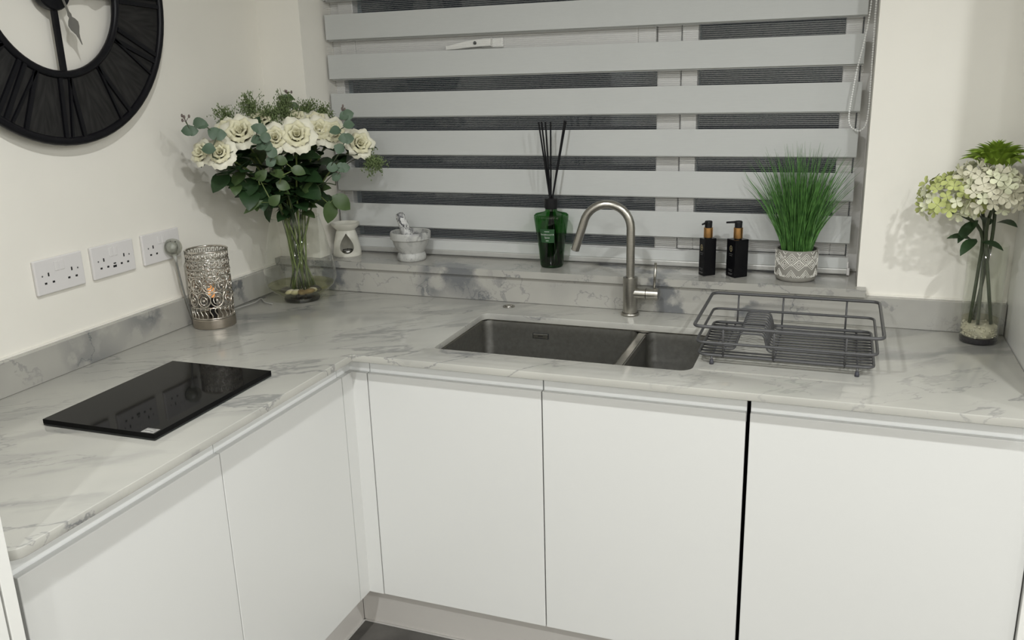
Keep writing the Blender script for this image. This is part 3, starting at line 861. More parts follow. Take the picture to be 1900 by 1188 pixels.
MB().lathe([(0.0005, 0.028), (0.013, 0.028), (0.010, 0.083), (0.0005, 0.083)], 16).build('bulb_holder', M['blackcap'], lp)
MB().lathe([(0.006, 0.082), (0.009, 0.088), (0.0115, 0.098), (0.010, 0.108), (0.005, 0.116), (0.0005, 0.119)], 16).build('bulb', M['bulb'], lp, True)
# lamp cable over the worktop behind the vase
pa = [Vector(p) for p in cat([(0.062, -0.425, 0.9040), (0.055, -0.38, 0.9028), (0.050, -0.32, 0.9028), (0.060, -0.25, 0.9028), (0.050, -0.20, 0.9028), (0.090, -0.235, 0.9028), (0.130, -0.250, 0.9028)], 8)]
o = MB().tube(pa, 0.0024, 8).build('lamp_cable', M['cable'], None, True)
tag(o, 'thin grey lamp cable lying between the lamp and the rose vase', 'cable')

# =================================================================== black glass board
bd = thing('glass_board', 'black glass board lying on the left worktop', 'board', (0.4025, -1.0405, 0.9003), math.radians(0.9))
MB().box(-0.147, 0.147, -0.200, 0.200, 0.0045, 0.0150).build('slab', M['blackglass'], bd, bevel=0.0006)
MB().box(-0.1465, 0.1465, -0.1995, 0.1995, 0.0012, 0.0044).build('underside', M['blackglass_side'], bd)
for sx in (-1, 1):
    for sy in (-1, 1):
        MB().lathe([(0.0005, 0), (0.007, 0), (0.007, 0.003), (0.0005, 0.003)], 14, sx*0.13, sy*0.18).build('foot', M['rubber'], bd)
stk = MB().box(0.110, 0.142, -0.197, -0.176, 0.0150, 0.0152).build('sticker', M['sticker'], bd)
for k in range(4):
    MB().box(0.114, 0.130+0.003*(k % 2), -0.193+k*0.0042, -0.1915+k*0.0042, 0.0152, 0.01535).build('print_line', M['greyprint'] if k % 2 else M['whiteprint'], stk)

# =================================================================== wax burner + tealight
wbn = thing('wax_burner', 'cream ceramic wax burner with teardrop opening on the sill', 'wax burner', (0.225, 0.071, SZ))
outp = [(0.0005, 0.0), (0.0475, 0.0), (0.0490, 0.003), (0.0475, 0.016), (0.043, 0.045), (0.036, 0.075), (0.0315, 0.088)]
inp = [(0.0275, 0.088), (0.032, 0.075), (0.039, 0.045), (0.0435, 0.016), (0.0435, 0.006), (0.0005, 0.006)]
body = MB().lathe(outp+inp, 48).build('body', M['ceramic'], wbn)
cutm = MB()
tear = []
for k in range(24):
    a = 2*PI*k/24
    tear.append((0.0325*math.sin(a)*(math.sin(a/2)**1.3 if True else 1), 0.046 + 0.0345*math.cos(a)))
n = len(tear)
cutm.add([(a, -0.09, b) for a, b in tear]+[(a, -0.02, b) for a, b in tear], [tuple(range(n-1, -1, -1)), tuple(range(n, 2*n))]+[(i, (i+1) % n, n+(i+1) % n, n+i) for i in range(n)])
cu_o = cutm.build('cutter', None)
va = math.atan2(0.50, 0.866)          # opening faces the camera side
cu_o.matrix_basis = Matrix.Translation((0.225, 0.071, SZ)) @ Matrix.Rotation(math.radians(30), 4, 'Z')
bpy.context.view_layer.update()
boolean_diff(body, [cu_o]); auto_smooth(body, 0.7)
auto_smooth(MB().lathe([(0.0005, 0.086), (0.030, 0.086), (0.034, 0.091), (0.0475, 0.104), (0.0490, 0.111), (0.0470, 0.1125), (0.0445, 0.109), (0.030, 0.098), (0.0005, 0.094)], 48).build('dish', M['ceramic'], wbn), 0.9)
tlt = thing('tealight', 'small white tealight inside the wax burner', 'candle', (0.230, 0.064, SZ+0.0062))
MB().lathe([(0.0005, 0), (0.018, 0), (0.019, 0.013), (0.0175, 0.013)], 24).build('cup', M['tin'], tlt, True)
MB().lathe([(0.0178, 0.010), (0.012, 0.0115), (0.0005, 0.012)], 24).build('wax', M['wax'], tlt, True)
MB().tube([(0, 0, 0.011), (0.001, 0, 0.018)], 0.0008, 6).build('wick', M['hole'], tlt)

# =================================================================== mortar + pestle
mo = thing('mortar', 'grey-white marble mortar on the window sill', 'mortar', (0.486, 0.046, SZ))
auto_smooth(MB().lathe([(0.0005, 0), (0.044, 0), (0.0475, 0.004), (0.0485, 0.013), (0.046, 0.022), (0.0425, 0.027), (0.046, 0.036), (0.056, 0.052), (0.0605, 0.068), (0.0625, 0.0705), (0.0665, 0.073), (0.068, 0.092), (0.0655, 0.0965), (0.060, 0.095), (0.057, 0.078), (0.045, 0.048), (0.025, 0.036), (0.0005, 0.034)], 48).build('bowl', M['mortar'], mo), 0.9)
pe0, pe1 = Vector((0.492, 0.040, SZ+0.0462)), Vector((0.459, 0.026, SZ+0.160))
pt = thing('pestle', 'speckled black and white marble pestle leaning in the mortar', 'pestle', pe0)
ax = (pe1-pe0); Lp = ax.length
po = MB().lathe([(0.0005, -0.002), (0.010, 0.0), (0.0180, 0.010), (0.0185, 0.022), (0.0175, 0.040), (0.0165, 0.080), (0.0155, Lp-0.012), (0.012, Lp-0.003), (0.0005, Lp)], 20).build('shaft', M['pestle'], pt, True)
po.matrix_basis = ax.to_track_quat('Z', 'Y').to_matrix().to_4x4()

# =================================================================== reed diffuser
df = thing('diffuser_bottle', 'green glass reed diffuser bottle with black collar on the sill', 'diffuser', (0.974, 0.056, SZ))
auto_smooth(MB().lathe([(0.0335, 0.0015), (0.0360, 0.006), (0.0405, 0.060), (0.0510, 0.135), (0.0540, 0.156), (0.0535, 0.163), (0.0490, 0.167), (0.022, 0.173), (0.0185, 0.176), (0.0185, 0.186)], 40).build('glass_body', M['greenglass'], df), 0.5)
MB().lathe([(0.0005, 0.0002), (0.032, 0.0002), (0.0345, 0.003), (0.0345, 0.008), (0.0005, 0.009)], 32).build('glass_base', M['greenbase'], df, True)
MB().lathe([(0.0335, 0.009), (0.0382, 0.060), (0.0395, 0.073), (0.0005, 0.074)], 32).build('liquid', M['greenliquid'], df, True)
auto_smooth(MB().lathe([(0.0155, 0.182), (0.0185, 0.182), (0.0202, 0.187), (0.0202, 0.213), (0.019, 0.2145), (0.010, 0.2145), (0.009, 0.205)], 32).build('collar', M['blackcap'], df), 0.6)
# label, bent round the front-left of the bottle
fa = math.atan2(-2.53, 0.83)            # azimuth of the camera as seen from the bottle
lc = fa - 0.30
lv, lf = [], []
def brad(z):
    return 0.0405+(0.0510-0.0405)*(z-0.060)/0.075
for zz in (0.083, 0.126):
    for k in range(9):
        a = lc-0.48+0.96*k/8
        rr = brad(zz)+0.0006
        lv.append((rr*math.cos(a), rr*math.sin(a), zz))
lf = [(k, k+1, 9+k+1, 9+k) for k in range(8)]
lab = mesh_obj('paper_label', lv, lf, M['greenlabel'], df, True)
def bent_text(body, size, z):
    o = text_obj('label_text', body, size, M['whiteprint'], lab, Matrix.Identity(4), 0.0)
    for v in o.data.vertices:
        a = lc + v.co.x/0.046
        zz = z+v.co.y
        rr = brad(zz)+0.0011
        v.co = (rr*math.cos(a), rr*math.sin(a), zz)
bent_text('Sandalwood &', 0.0072, 0.109)
bent_text('Spice', 0.0078, 0.0995)
bl_ = MB()
for a0, a1, z in ((-0.16, 0.16, 0.1185), (-0.10, 0.10, 0.0895)):
    rr = brad(z)+0.0011
    bl_.add([(rr*math.cos(lc+a), rr*math.sin(lc+a), zz) for zz in (z-0.0007, z+0.0007) for a in (a0, (a0+a1)/2, a1)], [(0, 1, 4, 3), (1, 2, 5, 4)])
bl_.build('small_print', M['whiteprint'], lab)
lat = Vector((0.95, 0.31, 0)); dep = Vector((-0.31, 0.95, 0))
reeds = [(-0.0335, 1.4490, -0.004, 0.030, 'black reed leaning furthest left out of the green diffuser'),
         (-0.0250, 1.4500, 0.012, 0.026, 'black reed just right of the leftmost in the green diffuser'),
         (-0.0130, 1.4500, -0.010, 0.010, 'black reed at the middle of the fan in the green diffuser'),
         (0.0025, 1.4495, 0.006, -0.004, 'black reed standing almost upright in the green diffuser'),
         (0.0450, 1.4520, -0.008, -0.026, 'black reed leaning to the right, front one of the pair'),
         (0.0490, 1.4500, 0.006, -0.022, 'black reed leaning to the right, rear one of the pair')]
for lt, zt, dp, bt_, lab_ in reeds:
    c0 = Vector((0.974, 0.056, SZ))
    q0 = c0+lat*bt_*0.85-dep*dp*0.8+Vector((0, 0, 0.0105))
    qm = c0+lat*(lt*0.06)+dep*dp*0.25+Vector((0, 0, 0.205))
    q1 = c0+lat*(lt+0.0)+dep*dp+Vector((0, 0, zt-SZ))
    o = MB().tube([q0, qm, q1], 0.0027, 8).build('diffuser_reed', M['reed'])
    tag(o, lab_, 'reed', 'black reeds in the diffuser')

# =================================================================== soap dispensers
def dispenser(loc, rz, w, d, h, nozzle, label, neck):
    t = thing('soap_dispenser', label, 'dispenser', (loc[0], loc[1], SZ), rz)
    MB().box(-w/2, w/2, -d/2, d/2, 0.0003, h).build('bottle', M['bottle'], t, bevel=0.0018, seg=3)
    MB().lathe([(0.0105, h-0.001), (0.0105, h+0.004)], 24).build('neck', M['blackcap'], t, True)
    auto_smooth(MB().lathe([(0.0005, h+0.0022), (0.0128, h+0.0022), (0.0130, h+0.003), (0.0130, h+neck), (0.012, h+neck+0.001), (0.0005, h+neck+0.001)], 32).build('collar', M['gold'], t), 0.6)
    z0 = h+neck+0.001
    pu = auto_smooth(MB().lathe([(0.0005, z0), (0.0105, z0), (0.0108, z0+0.012), (0.0112, z0+0.0165), (0.0095, z0+0.019), (0.0005, z0+0.0195)], 28).build('pump_head', M['blackcap'], t), 0.7)
    nd = Matrix.Rotation(nozzle-rz, 4, 'Z')
    p0 = nd @ Vector((0.004, 0, z0+0.0158)); p1 = nd @ Vector((0.0345, 0, z0+0.0138))
    MB().tube([p0, p1], 0.0036, 10, r_end=0.0026).build('nozzle', M['blackcap'], pu, True)
    # emblem + print on the face pointing to the front left (local -x face)
    em = MB(); n = 20
    out = [(0.0062*math.cos(2*PI*k/n), 0.0092*math.sin(2*PI*k/n)) for k in range(n)]
    inn = [(0.0042*math.cos(2*PI*k/n), 0.0068*math.sin(2*PI*k/n)) for k in range(n)]
    x = -w/2-0.0003; zc = h*0.76
    em.add([(x, -a, zc+b) for a, b in out]+[(x, -a, zc+b) for a, b in inn], [(i, (i+1) % n, n+(i+1) % n, n+i) for i in range(n)])
    for a in (0.0, 0.6, -0.6):
        q = [(0, -0.0035), (0.0013, 0.001), (0, 0.0052), (-0.0013, 0.001)]
        em.add([(x, -(p*math.cos(a)-r_*math.sin(a)), zc-0.001+(p*math.sin(a)+r_*math.cos(a))) for p, r_ in q], [(0, 1, 2, 3)])
    em.build('emblem', M['goldprint'], t)
    pr = MB()
    for z, hw in ((0.62, 0.008), (0.575, 0.006), (0.20, 0.009), (0.165, 0.007), (0.10, 0.010), (0.075, 0.008)):
        pr.add([(x, -hw, z*h-0.0006), (x, hw, z*h-0.0006), (x, hw, z*h+0.0006), (x, -hw, z*h+0.0006)], [(0, 1, 2, 3)])
    pr.build('print', M['greyprint'], t)
dispenser((1.4575, 0.0475), math.radians(40), 0.040, 0.029, 0.1105, math.radians(248), 'black soap bottle with gold collar, pump turned away, left of the pair', 0.030)
dispenser((1.5420, 0.0510), math.radians(43), 0.045, 0.043, 0.1105, math.radians(184), 'wider black soap bottle with gold collar and nozzle pointing left', 0.032)

# =================================================================== grass plant
PX, PY = 1.706, 0.056
gp = thing('potted_grass', 'artificial green grass in a grey diamond-patterned pot on the sill', 'potted plant', (PX, PY, SZ))
auto_smooth(MB().lathe([(0.0005, 0), (0.048, 0), (0.0535, 0.003), (0.0560, 0.010), (0.0570, 0.030), (0.0575, 0.088), (0.0565, 0.090), (0.0530, 0.089), (0.0520, 0.070), (0.0005, 0.070)], 56).build('pot', M['pot'], gp), 0.9)
MB().lathe([(0.052, 0.0805), (0.0005, 0.083)], 32).build('soil', M['soil'], gp, True)
pat = MB()
NC = 9
def pp(u, v):   # u in cells round the pot, v metres up
    a = 2*PI*u/NC - 1.75
    rr = 0.0574
    return (rr*math.cos(a), rr*math.sin(a), v)
def pline(pts, closed):
    q = []
    N_ = len(pts)
    for i in range(N_ if closed else N_-1):
        a, b = pts[i], pts[(i+1) % N_]
        for k in range(3):
            t_ = k/3
            q.append(pp(a[0]+(b[0]-a[0])*t_, a[1]+(b[1]-a[1])*t_))
    if not closed: q.append(pp(*pts[-1]))
    pat.tube(q, 0.00075, 4, closed)
for c in range(NC):
    for (u0, v0, hh) in ((c, 0.0655, 0.0180), (c+0.5, 0.0535, 0.0175)):
        for s_ in (1.0, 0.66, 0.32):
            if u0 != c and s_ == 1.0:
                pline([(u0-0.5, v0-0.0005), (u0, v0-hh), (u0+0.5, v0-0.0005)], False)
            else:
                pline([(u0-0.46*s_, v0), (u0, v0+hh*s_), (u0+0.46*s_, v0), (u0, v0-hh*s_)], True)
    for s_ in (1.0, 0.70, 0.42):
        pline([(c-0.40*s_, 0.015), (c, 0.015+0.022*s_), (c+0.40*s_, 0.015)], False)
    for (u0, v0) in ((c+0.5, 0.073), (c+0.5, 0.0175)):
        pline([(u0-0.07, v0), (u0, v0+0.0028), (u0+0.07, v0), (u0, v0-0.0028)], True)
    pline([(c+0.5-0.16, 0.087), (c+0.5, 0.0795), (c+0.5+0.16, 0.087)], False)
o = pat.build('pot_pattern', M['potline'], gp); o['kind'] = 'stuff'
rng = random.Random(3)
def grass_mat():
    m, nt, b = new_mat('grass_blade')
    tc = nt.nodes.new('ShaderNodeTexCoord'); n = nt.nodes.new('ShaderNodeTexNoise'); n.inputs['Scale'].default_value = 55
    cr = nt.nodes.new('ShaderNodeValToRGB')
    cr.color_ramp.elements[0].position = 0.3; cr.color_ramp.elements[0].color = (0.022, 0.075, 0.015, 1)
    cr.color_ramp.elements[1].position = 0.7; cr.color_ramp.elements[1].color = (0.11, 0.27, 0.06, 1)
    nt.links.new(tc.outputs['Object'], n.inputs['Vector']); nt.links.new(n.outputs['Fac'], cr.inputs['Fac'])
    nt.links.new(cr.outputs['Color'], b.inputs['Base Color']); b.inputs['Roughness'].default_value = 0.5
    return m
M['grass'] = grass_mat()
gm = MB()
for i in range(470):
    a = rng.uniform(0, 2*PI); r0 = 0.040*math.sqrt(rng.random())
    b = Vector((r0*math.cos(a), r0*math.sin(a), 0.081))
    q = rng.random()
    sx = rng.gauss(0, 1)
    L_ = rng.uniform(0.19, 0.305) if q > 0.25 else rng.uniform(0.12, 0.24)
    lean = max(-1, min(1, b.x/0.040*0.75+rng.gauss(0, 0.30)))
    leany = max(-1, min(0.9, b.y/0.040*0.6+rng.gauss(0, 0.3)))
    ex = b.x + lean*0.115*(L_/0.28); ey = b.y + leany*0.07
    ez = 0.081 + L_*math.sqrt(max(0.25, 1-0.30*lean*lean))
    droop = 0.02*abs(lean)*rng.random()
    tip = Vector((ex+lean*0.02, ey, ez-droop))
    mid = Vector((b.x+(ex-b.x)*0.35, b.y+(ey-b.y)*0.35, 0.081+(ez-0.081)*0.60))
    pts_ = bez(b, mid, tip, 6)
    w0 = rng.uniform(0.0011, 0.0019)
    wd = Vector((math.cos(a+rng.uniform(-1, 1)), math.sin(a+rng.uniform(-1, 1)), 0)); wd = Vector((abs(wd.x)+0.5, wd.y, 0)).normalized()
    vs = []
    for k, p in enumerate(pts_):
        p.y = min(p.y, 0.1225-PY); p.x = min(max(p.x, -0.16), 1.864-PX)
        w = w0*(1-0.92*(k/6)**2)
        vs += [p-wd*w, p+wd*w]
    gm.add(vs, [(2*k, 2*k+1, 2*k+3, 2*k+2) for k in range(6)])
o = gm.build('grass_blades', M['grass'], gp, True); o['kind'] = 'stuff'

# =================================================================== leaf / petal meshes
def leaf_mesh(name, L, W, shape=1.0, fold=0.18, curl=0.12, n=6):
    v, f = [], []
    for i in range(n+1):
        t_ = i/n
        w = W*(math.sin(PI*min(1, max(0.0, t_))**shape))**0.75 if 0 < i < n else W*0.04
        z = curl*L*math.sin(PI*t_*0.9) - curl*L*0.7*t_*t_
        v += [(-w, t_*L, z+fold*w), (0, t_*L, z-0.0), (w, t_*L, z+fold*w)]
    for i in range(n):
        f += [(3*i, 3*i+1, 3*i+4, 3*i+3), (3*i+1, 3*i+2, 3*i+5, 3*i+4)]
    me = bpy.data.meshes.new(name); me.from_pydata(v, [], f); me.update()
    for p in me.polygons: p.use_smooth = True
    return me
LEAF = {}
for nm, mt, L_, W_l, sp_ in (('euc', 'leaf_euc', 0.042, 0.0195, 0.9), ('dark', 'leaf_dark', 0.070, 0.026, 0.85), ('mid', 'leaf_mid', 0.052, 0.019, 0.85), ('long', 'leaf_mid', 0.080, 0.0115, 0.9), ('deep', 'leaf_dark', 0.060, 0.013, 0.9)):
    me = leaf_mesh('leaf_'+nm, L_, W_l, sp_); me.materials.append(M[mt]); LEAF[nm] = me
def leaf_at(parent, kind, pos, direction, up, s=1.0):
    """pos/direction in world space; parent root sits unrotated"""
    o = bpy.data.objects.new('leaf', LEAF[kind]); link(o, parent)
    y = Vector(direction).normalized(); z = Vector(up) - y*Vector(up).dot(y)
    if z.length < 1e-4: z = Vector((0.3, 0.2, 1)) - y*y.dot(Vector((0.3, 0.2, 1)))
    z.normalize(); x = y.cross(z)
    mm = Matrix.Identity(4)
    for i in range(3): mm[i][0], mm[i][1], mm[i][2] = x[i]*s, y[i]*s, z[i]*s
    mm.translation = Vector(pos)-parent.location
    o.matrix_basis = mm
    return o

def petal_mesh(name, r0, r1, h, phi, pw, curl, ruffle, mat, nu=6, nv=6):
    v, f = [], []
    for j in range(nv+1):
        t_ = j/nv
        wv = (0.35+0.65*math.sin(PI*min(1.0, 0.12+0.72*t_))) * (1.0 if t_ < 0.85 else 1-0.35*((t_-0.85)/0.15)**2)
        for i in range(nu+1):
            u = -1+2*i/nu
            a = u*phi*wv
            edge = (1-0.28*u*u*t_)
            rad = r0+(r1-r0)*t_**pw + ruffle*math.sin(4.3*u+1.0)*t_ + curl*max(0, t_-0.7)*1.2
            z = h*math.sin(PI/2*t_**0.8)*edge - curl*max(0, t_-0.72)**1.5*1.6
            v.append((rad*math.cos(a), rad*math.sin(a), z))
    for j in range(nv):
        for i in range(nu):
            q = j*(nu+1)+i
            f.append((q, q+1, q+nu+2, q+nu+1))
    me = bpy.data.meshes.new(name); me.from_pydata(v, [], f); me.update()
    for p in me.polygons: p.use_smooth = True
    me.materials.append(M[mat])
    return me
RP = [petal_mesh('rose_petal_inner', 0.05, 0.15, 0.78, 1.35, 1.0, 0.0, 0.015, 'petal'),
      petal_mesh('rose_petal_second', 0.10, 0.32, 0.82, 0.95, 1.0, 0.12, 0.02, 'petal'),
      petal_mesh('rose_petal_third', 0.16, 0.54, 0.76, 0.80, 0.85, 0.26, 0.03, 'petal'),
      petal_mesh('rose_petal_outer', 0.22, 0.80, 0.58, 0.72, 0.80, 0.42, 0.04, 'petal_out')]
BC = Vector((0.184, -0.161, 0.9))      # rose vase axis
def orient(axis, spin=0.0):
    return Vector(axis).normalized().to_track_quat('Z', 'Y').to_matrix().to_4x4() @ Matrix.Rotation(spin, 4, 'Z')
rng = random.Random(11)
TOCAM = Vector((0.57, -0.82, 0))
def stem_to_vase(p, k, spread=0.05, zb=0.925):
    """curved stem from bloom p through the vase mouth to the bottom"""
    p = Vector(p)
    a = 2.399*k
    d = (p-BC); d.z = 0
    mouth = BC + Vector((max(-0.045, min(0.05, d.x*0.22)), max(-0.05, min(0.045, d.y*0.22)), 0.272))
    mouth += Vector((0.012*math.cos(a), 0.012*math.sin(a), 0))
    foot = BC + Vector((-d.x*0.12+0.028*math.cos(a), -d.y*0.12+0.028*math.sin(a), zb-0.9))
    c1 = mouth + (mouth-foot)*0.55
    c1.x = max(c1.x, 0.05)
    return [foot, foot*0.5+mouth*0.5] + bez(mouth, c1, p, 8)
def rose(p, s, axis, k, label, nleaf=13):
    t = thing('rose', label, 'rose', p, group='cream roses in the glass vase')
    om = orient(axis, rng.uniform(0, 6))
    for L_, n_ in ((0, 3), (1, 5), (2, 6), (3, 6)):
        off = rng.uniform(0, 6)
        for q in range(n_):
            o = bpy.data.objects.new('petal', RP[L_]); link(o, t)
            o.matrix_basis = om @ Matrix.Rotation(2*PI*q/n_+off, 4, 'Z') @ Matrix.Diagonal((s, s*rng.uniform(0.92, 1.08), s*rng.uniform(0.9, 1.06), 1)) @ Matrix.Translation((0, 0, -0.38))
    base = Vector(p) - Vector(axis).normalized()*s*0.40
    st = stem_to_vase(base, k)
    MB().tube([q-Vector(p) for q in st], 0.0030, 7).build('stem', M['stem'], t, True)
    for q in range(5):
        aa = 2*PI*q/5
        e = (om.to_3x3() @ Vector((math.cos(aa), math.sin(aa), -0.25)))
        leaf_at(t, 'deep', base, e, axis, 0.55*s/0.05)
    up_ = st[3:]
    for q in range(nleaf):
        pos = up_[1+(q*5) % (len(up_)-2)]
        d = Vector((rng.uniform(-1, 1), rng.uniform(-1, 1), rng.uniform(-0.35, 0.35)))
        d = (d + TOCAM*0.25 + (Vector(pos)-BC-Vector((0, 0, 0.35)))*1.2)
        d.z = max(-0.6, min(0.45, d.z))
        if pos.x + d.normalized().x*0.07 < 0.03: d.x = abs(d.x)
        if pos.x > 0.16 and pos.y + d.normalized().y*0.07 > 0.10: d.y = -abs(d.y)
        if pos.x <= 0.16 and pos.y + d.normalized().y*0.07 > -0.02: d.y = -abs(d.y)
        leaf_at(t, 'dark' if rng.random() < 0.72 else 'mid', pos, d, (rng.uniform(-.5, .5), rng.uniform(-.8, .1), 1), rng.uniform(0.95, 1.4))
    return t
ROSES = [((0.150, -0.514, 1.405), 0.040, (-0.10, -0.75, 0.30), 'half-turned cream rose at the far left of the bouquet'),
 ((0.194, -0.496, 1.403), 0.047, (0.45, -0.80, 0.35), 'cream rose low at the left, second from the end'),
 ((0.195, -0.397, 1.451), 0.058, (0.35, -0.75, 0.60), 'large cream rose at the left, under the wispy greenery'),
 ((0.172, -0.267, 1.475), 0.053, (0.20, -0.55, 0.85), 'cream rose seen from the side behind the large left one'),
 ((0.266, -0.335, 1.431), 0.047, (0.50, -0.80, 0.35), 'cream rose left of the central rose, touched by eucalyptus'),
 ((0.316, -0.300, 1.436), 0.058, (0.55, -0.80, 0.45), 'large open cream rose at the centre front of the bouquet'),
 ((0.320, -0.188, 1.442), 0.050, (0.55, -0.70, 0.50), 'cream rose just right of the central rose'),
 ((0.209, -0.143, 1.475), 0.045, (0.30, -0.55, 0.85), 'small cream rose at the back top of the bouquet'),
 ((0.271, -0.125, 1.466), 0.046, (0.40, -0.50, 0.85), 'cream rose at the upper right back of the bouquet'),
 ((0.351, -0.166, 1.434), 0.052, (0.60, -0.65, 0.45), 'cream rose half covered by eucalyptus on the right'),
 ((0.396, -0.086, 1.395), 0.050, (0.75, -0.60, 0.30), 'cream rose at the far right end of the bouquet'),
 ((0.146, -0.395, 1.461), 0.040, (0.10, -0.75, 0.55), 'pale rose bud veiled by wispy greenery on the left')]
for k, (p, s_, axv, lb) in enumerate(ROSES):
    rose(p, s_*1.07, axv, k, lb)

# eucalyptus sprigs: tip first
SPR = {
 'eucalyptus sprig with a budded tip sticking out far left': ([[0.143, -0.556, 1.492], [0.150, -0.550, 1.466], [0.165, -0.540, 1.486], [0.181, -0.529, 1.480], [0.205, -0.512, 1.453], [0.203, -0.538, 1.416]], 'euc', True),
 'eucalyptus sprig over the roses left of centre': ([[0.276, -0.426, 1.463], [0.266, -0.433, 1.431], [0.301, -0.421, 1.439], [0.286, -0.419, 1.418], [0.306, -0.405, 1.394], [0.288, -0.406, 1.367]], 'euc', False),
 'tall eucalyptus sprig hanging over the right of the bouquet': ([[0.400, -0.168, 1.500], [0.419, -0.192, 1.487], [0.424, -0.200, 1.458], [0.403, -0.216, 1.443], [0.426, -0.212, 1.421], [0.412, -0.221, 1.389], [0.382, -0.243, 1.338], [0.407, -0.212, 1.334], [0.387, -0.227, 1.305]], 'euc', True),
 'three-leaved green sprig below the central rose': ([[0.298, -0.350, 1.366], [0.320, -0.335, 1.341], [0.289, -0.356, 1.326], [0.270, -0.345, 1.300]], 'mid', False),
 'sprig with a pair of broad leaves low at the right, above the wax burner': ([[0.355, -0.188, 1.240], [0.340, -0.199, 1.222], [0.304, -0.199, 1.252]], 'mid', False),
 'sprig with a long drooping leaf at the left of the vase rim': ([[0.222, -0.380, 1.250], [0.249, -0.360, 1.248], [0.224, -0.377, 1.322]], 'long', False),
 'dark leafy sprig at the very top of the bouquet': ([[0.187, -0.135, 1.555], [0.183, -0.137, 1.539], [0.170, -0.147, 1.523], [0.201, -0.125, 1.512], [0.163, -0.151, 1.502]], 'mid', True),
}
DIRS = {'e': None}
for k, (lb, (pts_, kind, buds)) in enumerate(SPR.items()):
    base = Vector(pts_[-1])
    t = thing('foliage_sprig', lb, 'sprig', tuple(base), group='greenery in the rose vase')
    st = stem_to_vase(base+Vector((0, 0, -0.02)), k+15)
    chain = [q-base for q in st]+[Vector(q)-base for q in reversed(pts_)]
    MB().tube(chain, 0.0019, 6).build('stem', M['stem'] if kind != 'euc' else M['stem_dark'], t, True)
    for i, q in enumerate(pts_[(1 if buds else 0):]):
        for side in ((1,) if kind == 'long' else (1, -1) if (i % 3 == 0 and len(pts_) > 4) else (1,)):
            d = Vector((0.82*side*(1 if i % 2 else -1), 0.57*side*(1 if i % 2 else -1), rng.uniform(-0.5, 0.7)))
            if 'drooping' in lb: d = Vector((-0.75, -0.55, -0.55)) if i == 0 else Vector((0.6, 0.2, 0.5))
            if 'pair of broad' in lb: d = [Vector((0.5, 0.4, -0.55)), Vector((-0.05, -0.1, -0.8)), Vector((-0.5, -0.3, 0.3))][i]
            up_ = Vector((0.57, -0.82, 0.25)) + Vector((rng.uniform(-.35, .35), rng.uniform(-.35, .35), rng.uniform(-.3, .5)))
            L_ = 0.042
            kd = kind if kind != 'long' else ('long' if i == 0 else 'mid')
            leaf_at(t, kd, Vector(q)-d.normalized()*L_*0.25, d, up_, rng.uniform(0.68, 0.92) if kind == 'euc' else (1.35 if 'pair of' in lb else 0.62 if 'very top' in lb else 0.85))
    if buds:
        bm_ = MB()
        tipv = Vector(pts_[0])-base
        for q in range(4):
            a = rng.uniform(0, 6)
            bp_ = tipv+Vector((0.011*math.cos(a), 0.008*math.sin(a), rng.uniform(0, 0.016)))
            bm_.tube([tipv, bp_], 0.0008, 4); bm_.ball(bp_, 0.0034, 6, 4, 1.5)
        bm_.build('buds', M['bud'], t, True)

# dark leafy branch filling the lower left of the bouquet
LB = [(0.143, -0.458, 1.338), (0.143, -0.433, 1.309), (0.167, -0.417, 1.338), (0.160, -0.397, 1.289), (0.181, -0.383, 1.314), (0.175, -0.350, 1.273), (0.193, -0.338, 1.301), (0.160, -0.365, 1.258)]
base = Vector((0.190, -0.330, 1.265))
t = thing('foliage_sprig', 'dark leafy branch filling the space under the left roses', 'sprig', tuple(base), group='greenery in the rose vase')
st = stem_to_vase(base, 40)
MB().tube([q-base for q in st]+[Vector(LB[q])-base for q in (5, 4, 2, 0)], 0.0022, 6).build('stem', M['stem_dark'], t, True)
for i, q in enumerate(LB):
    for sd in (-1, 1):
        d = Vector((-0.35*sd, -0.6, -0.25+0.35*sd*(1 if i % 2 else -1)))
        leaf_at(t, 'dark' if (i+sd) % 3 else 'mid', Vector(q)+Vector((0.02, 0.03, 0)), d, (0.4+rng.uniform(-.3, .3), -0.5, 0.9), rng.uniform(0.9, 1.2))
# leafy branch spreading just above the vase mouth
base = BC+Vector((0.012, -0.010, 0.300))
t = thing('foliage_sprig', 'dark leafy branch spreading just above the vase rim', 'sprig', tuple(base), group='greenery in the rose vase')
st = stem_to_vase(base, 44)
MB().tube([q-base for q in st]+[Vector((0.02, -0.03, 0.05))], 0.0022, 6).build('stem', M['stem_dark'], t, True)
for i in range(26):
    a = 2.39996*i
    zz = -0.012+0.105*((i*7) % 26)/26
    pos = base+Vector((0.022*math.cos(a), 0.022*math.sin(a), zz))
    d = Vector((math.cos(a), math.sin(a), -0.15+rng.uniform(-.2, .25)))
    if i % 5 == 0: MB().tube([Vector((0, 0, zz*0.5)), pos-base], 0.0012, 5).build('twig', M['stem'], t, True)
    leaf_at(t, 'dark' if i % 4 else 'mid', pos, d, (rng.uniform(-.3, .3), rng.uniform(-.5, .1), 1), rng.uniform(0.8, 1.15))
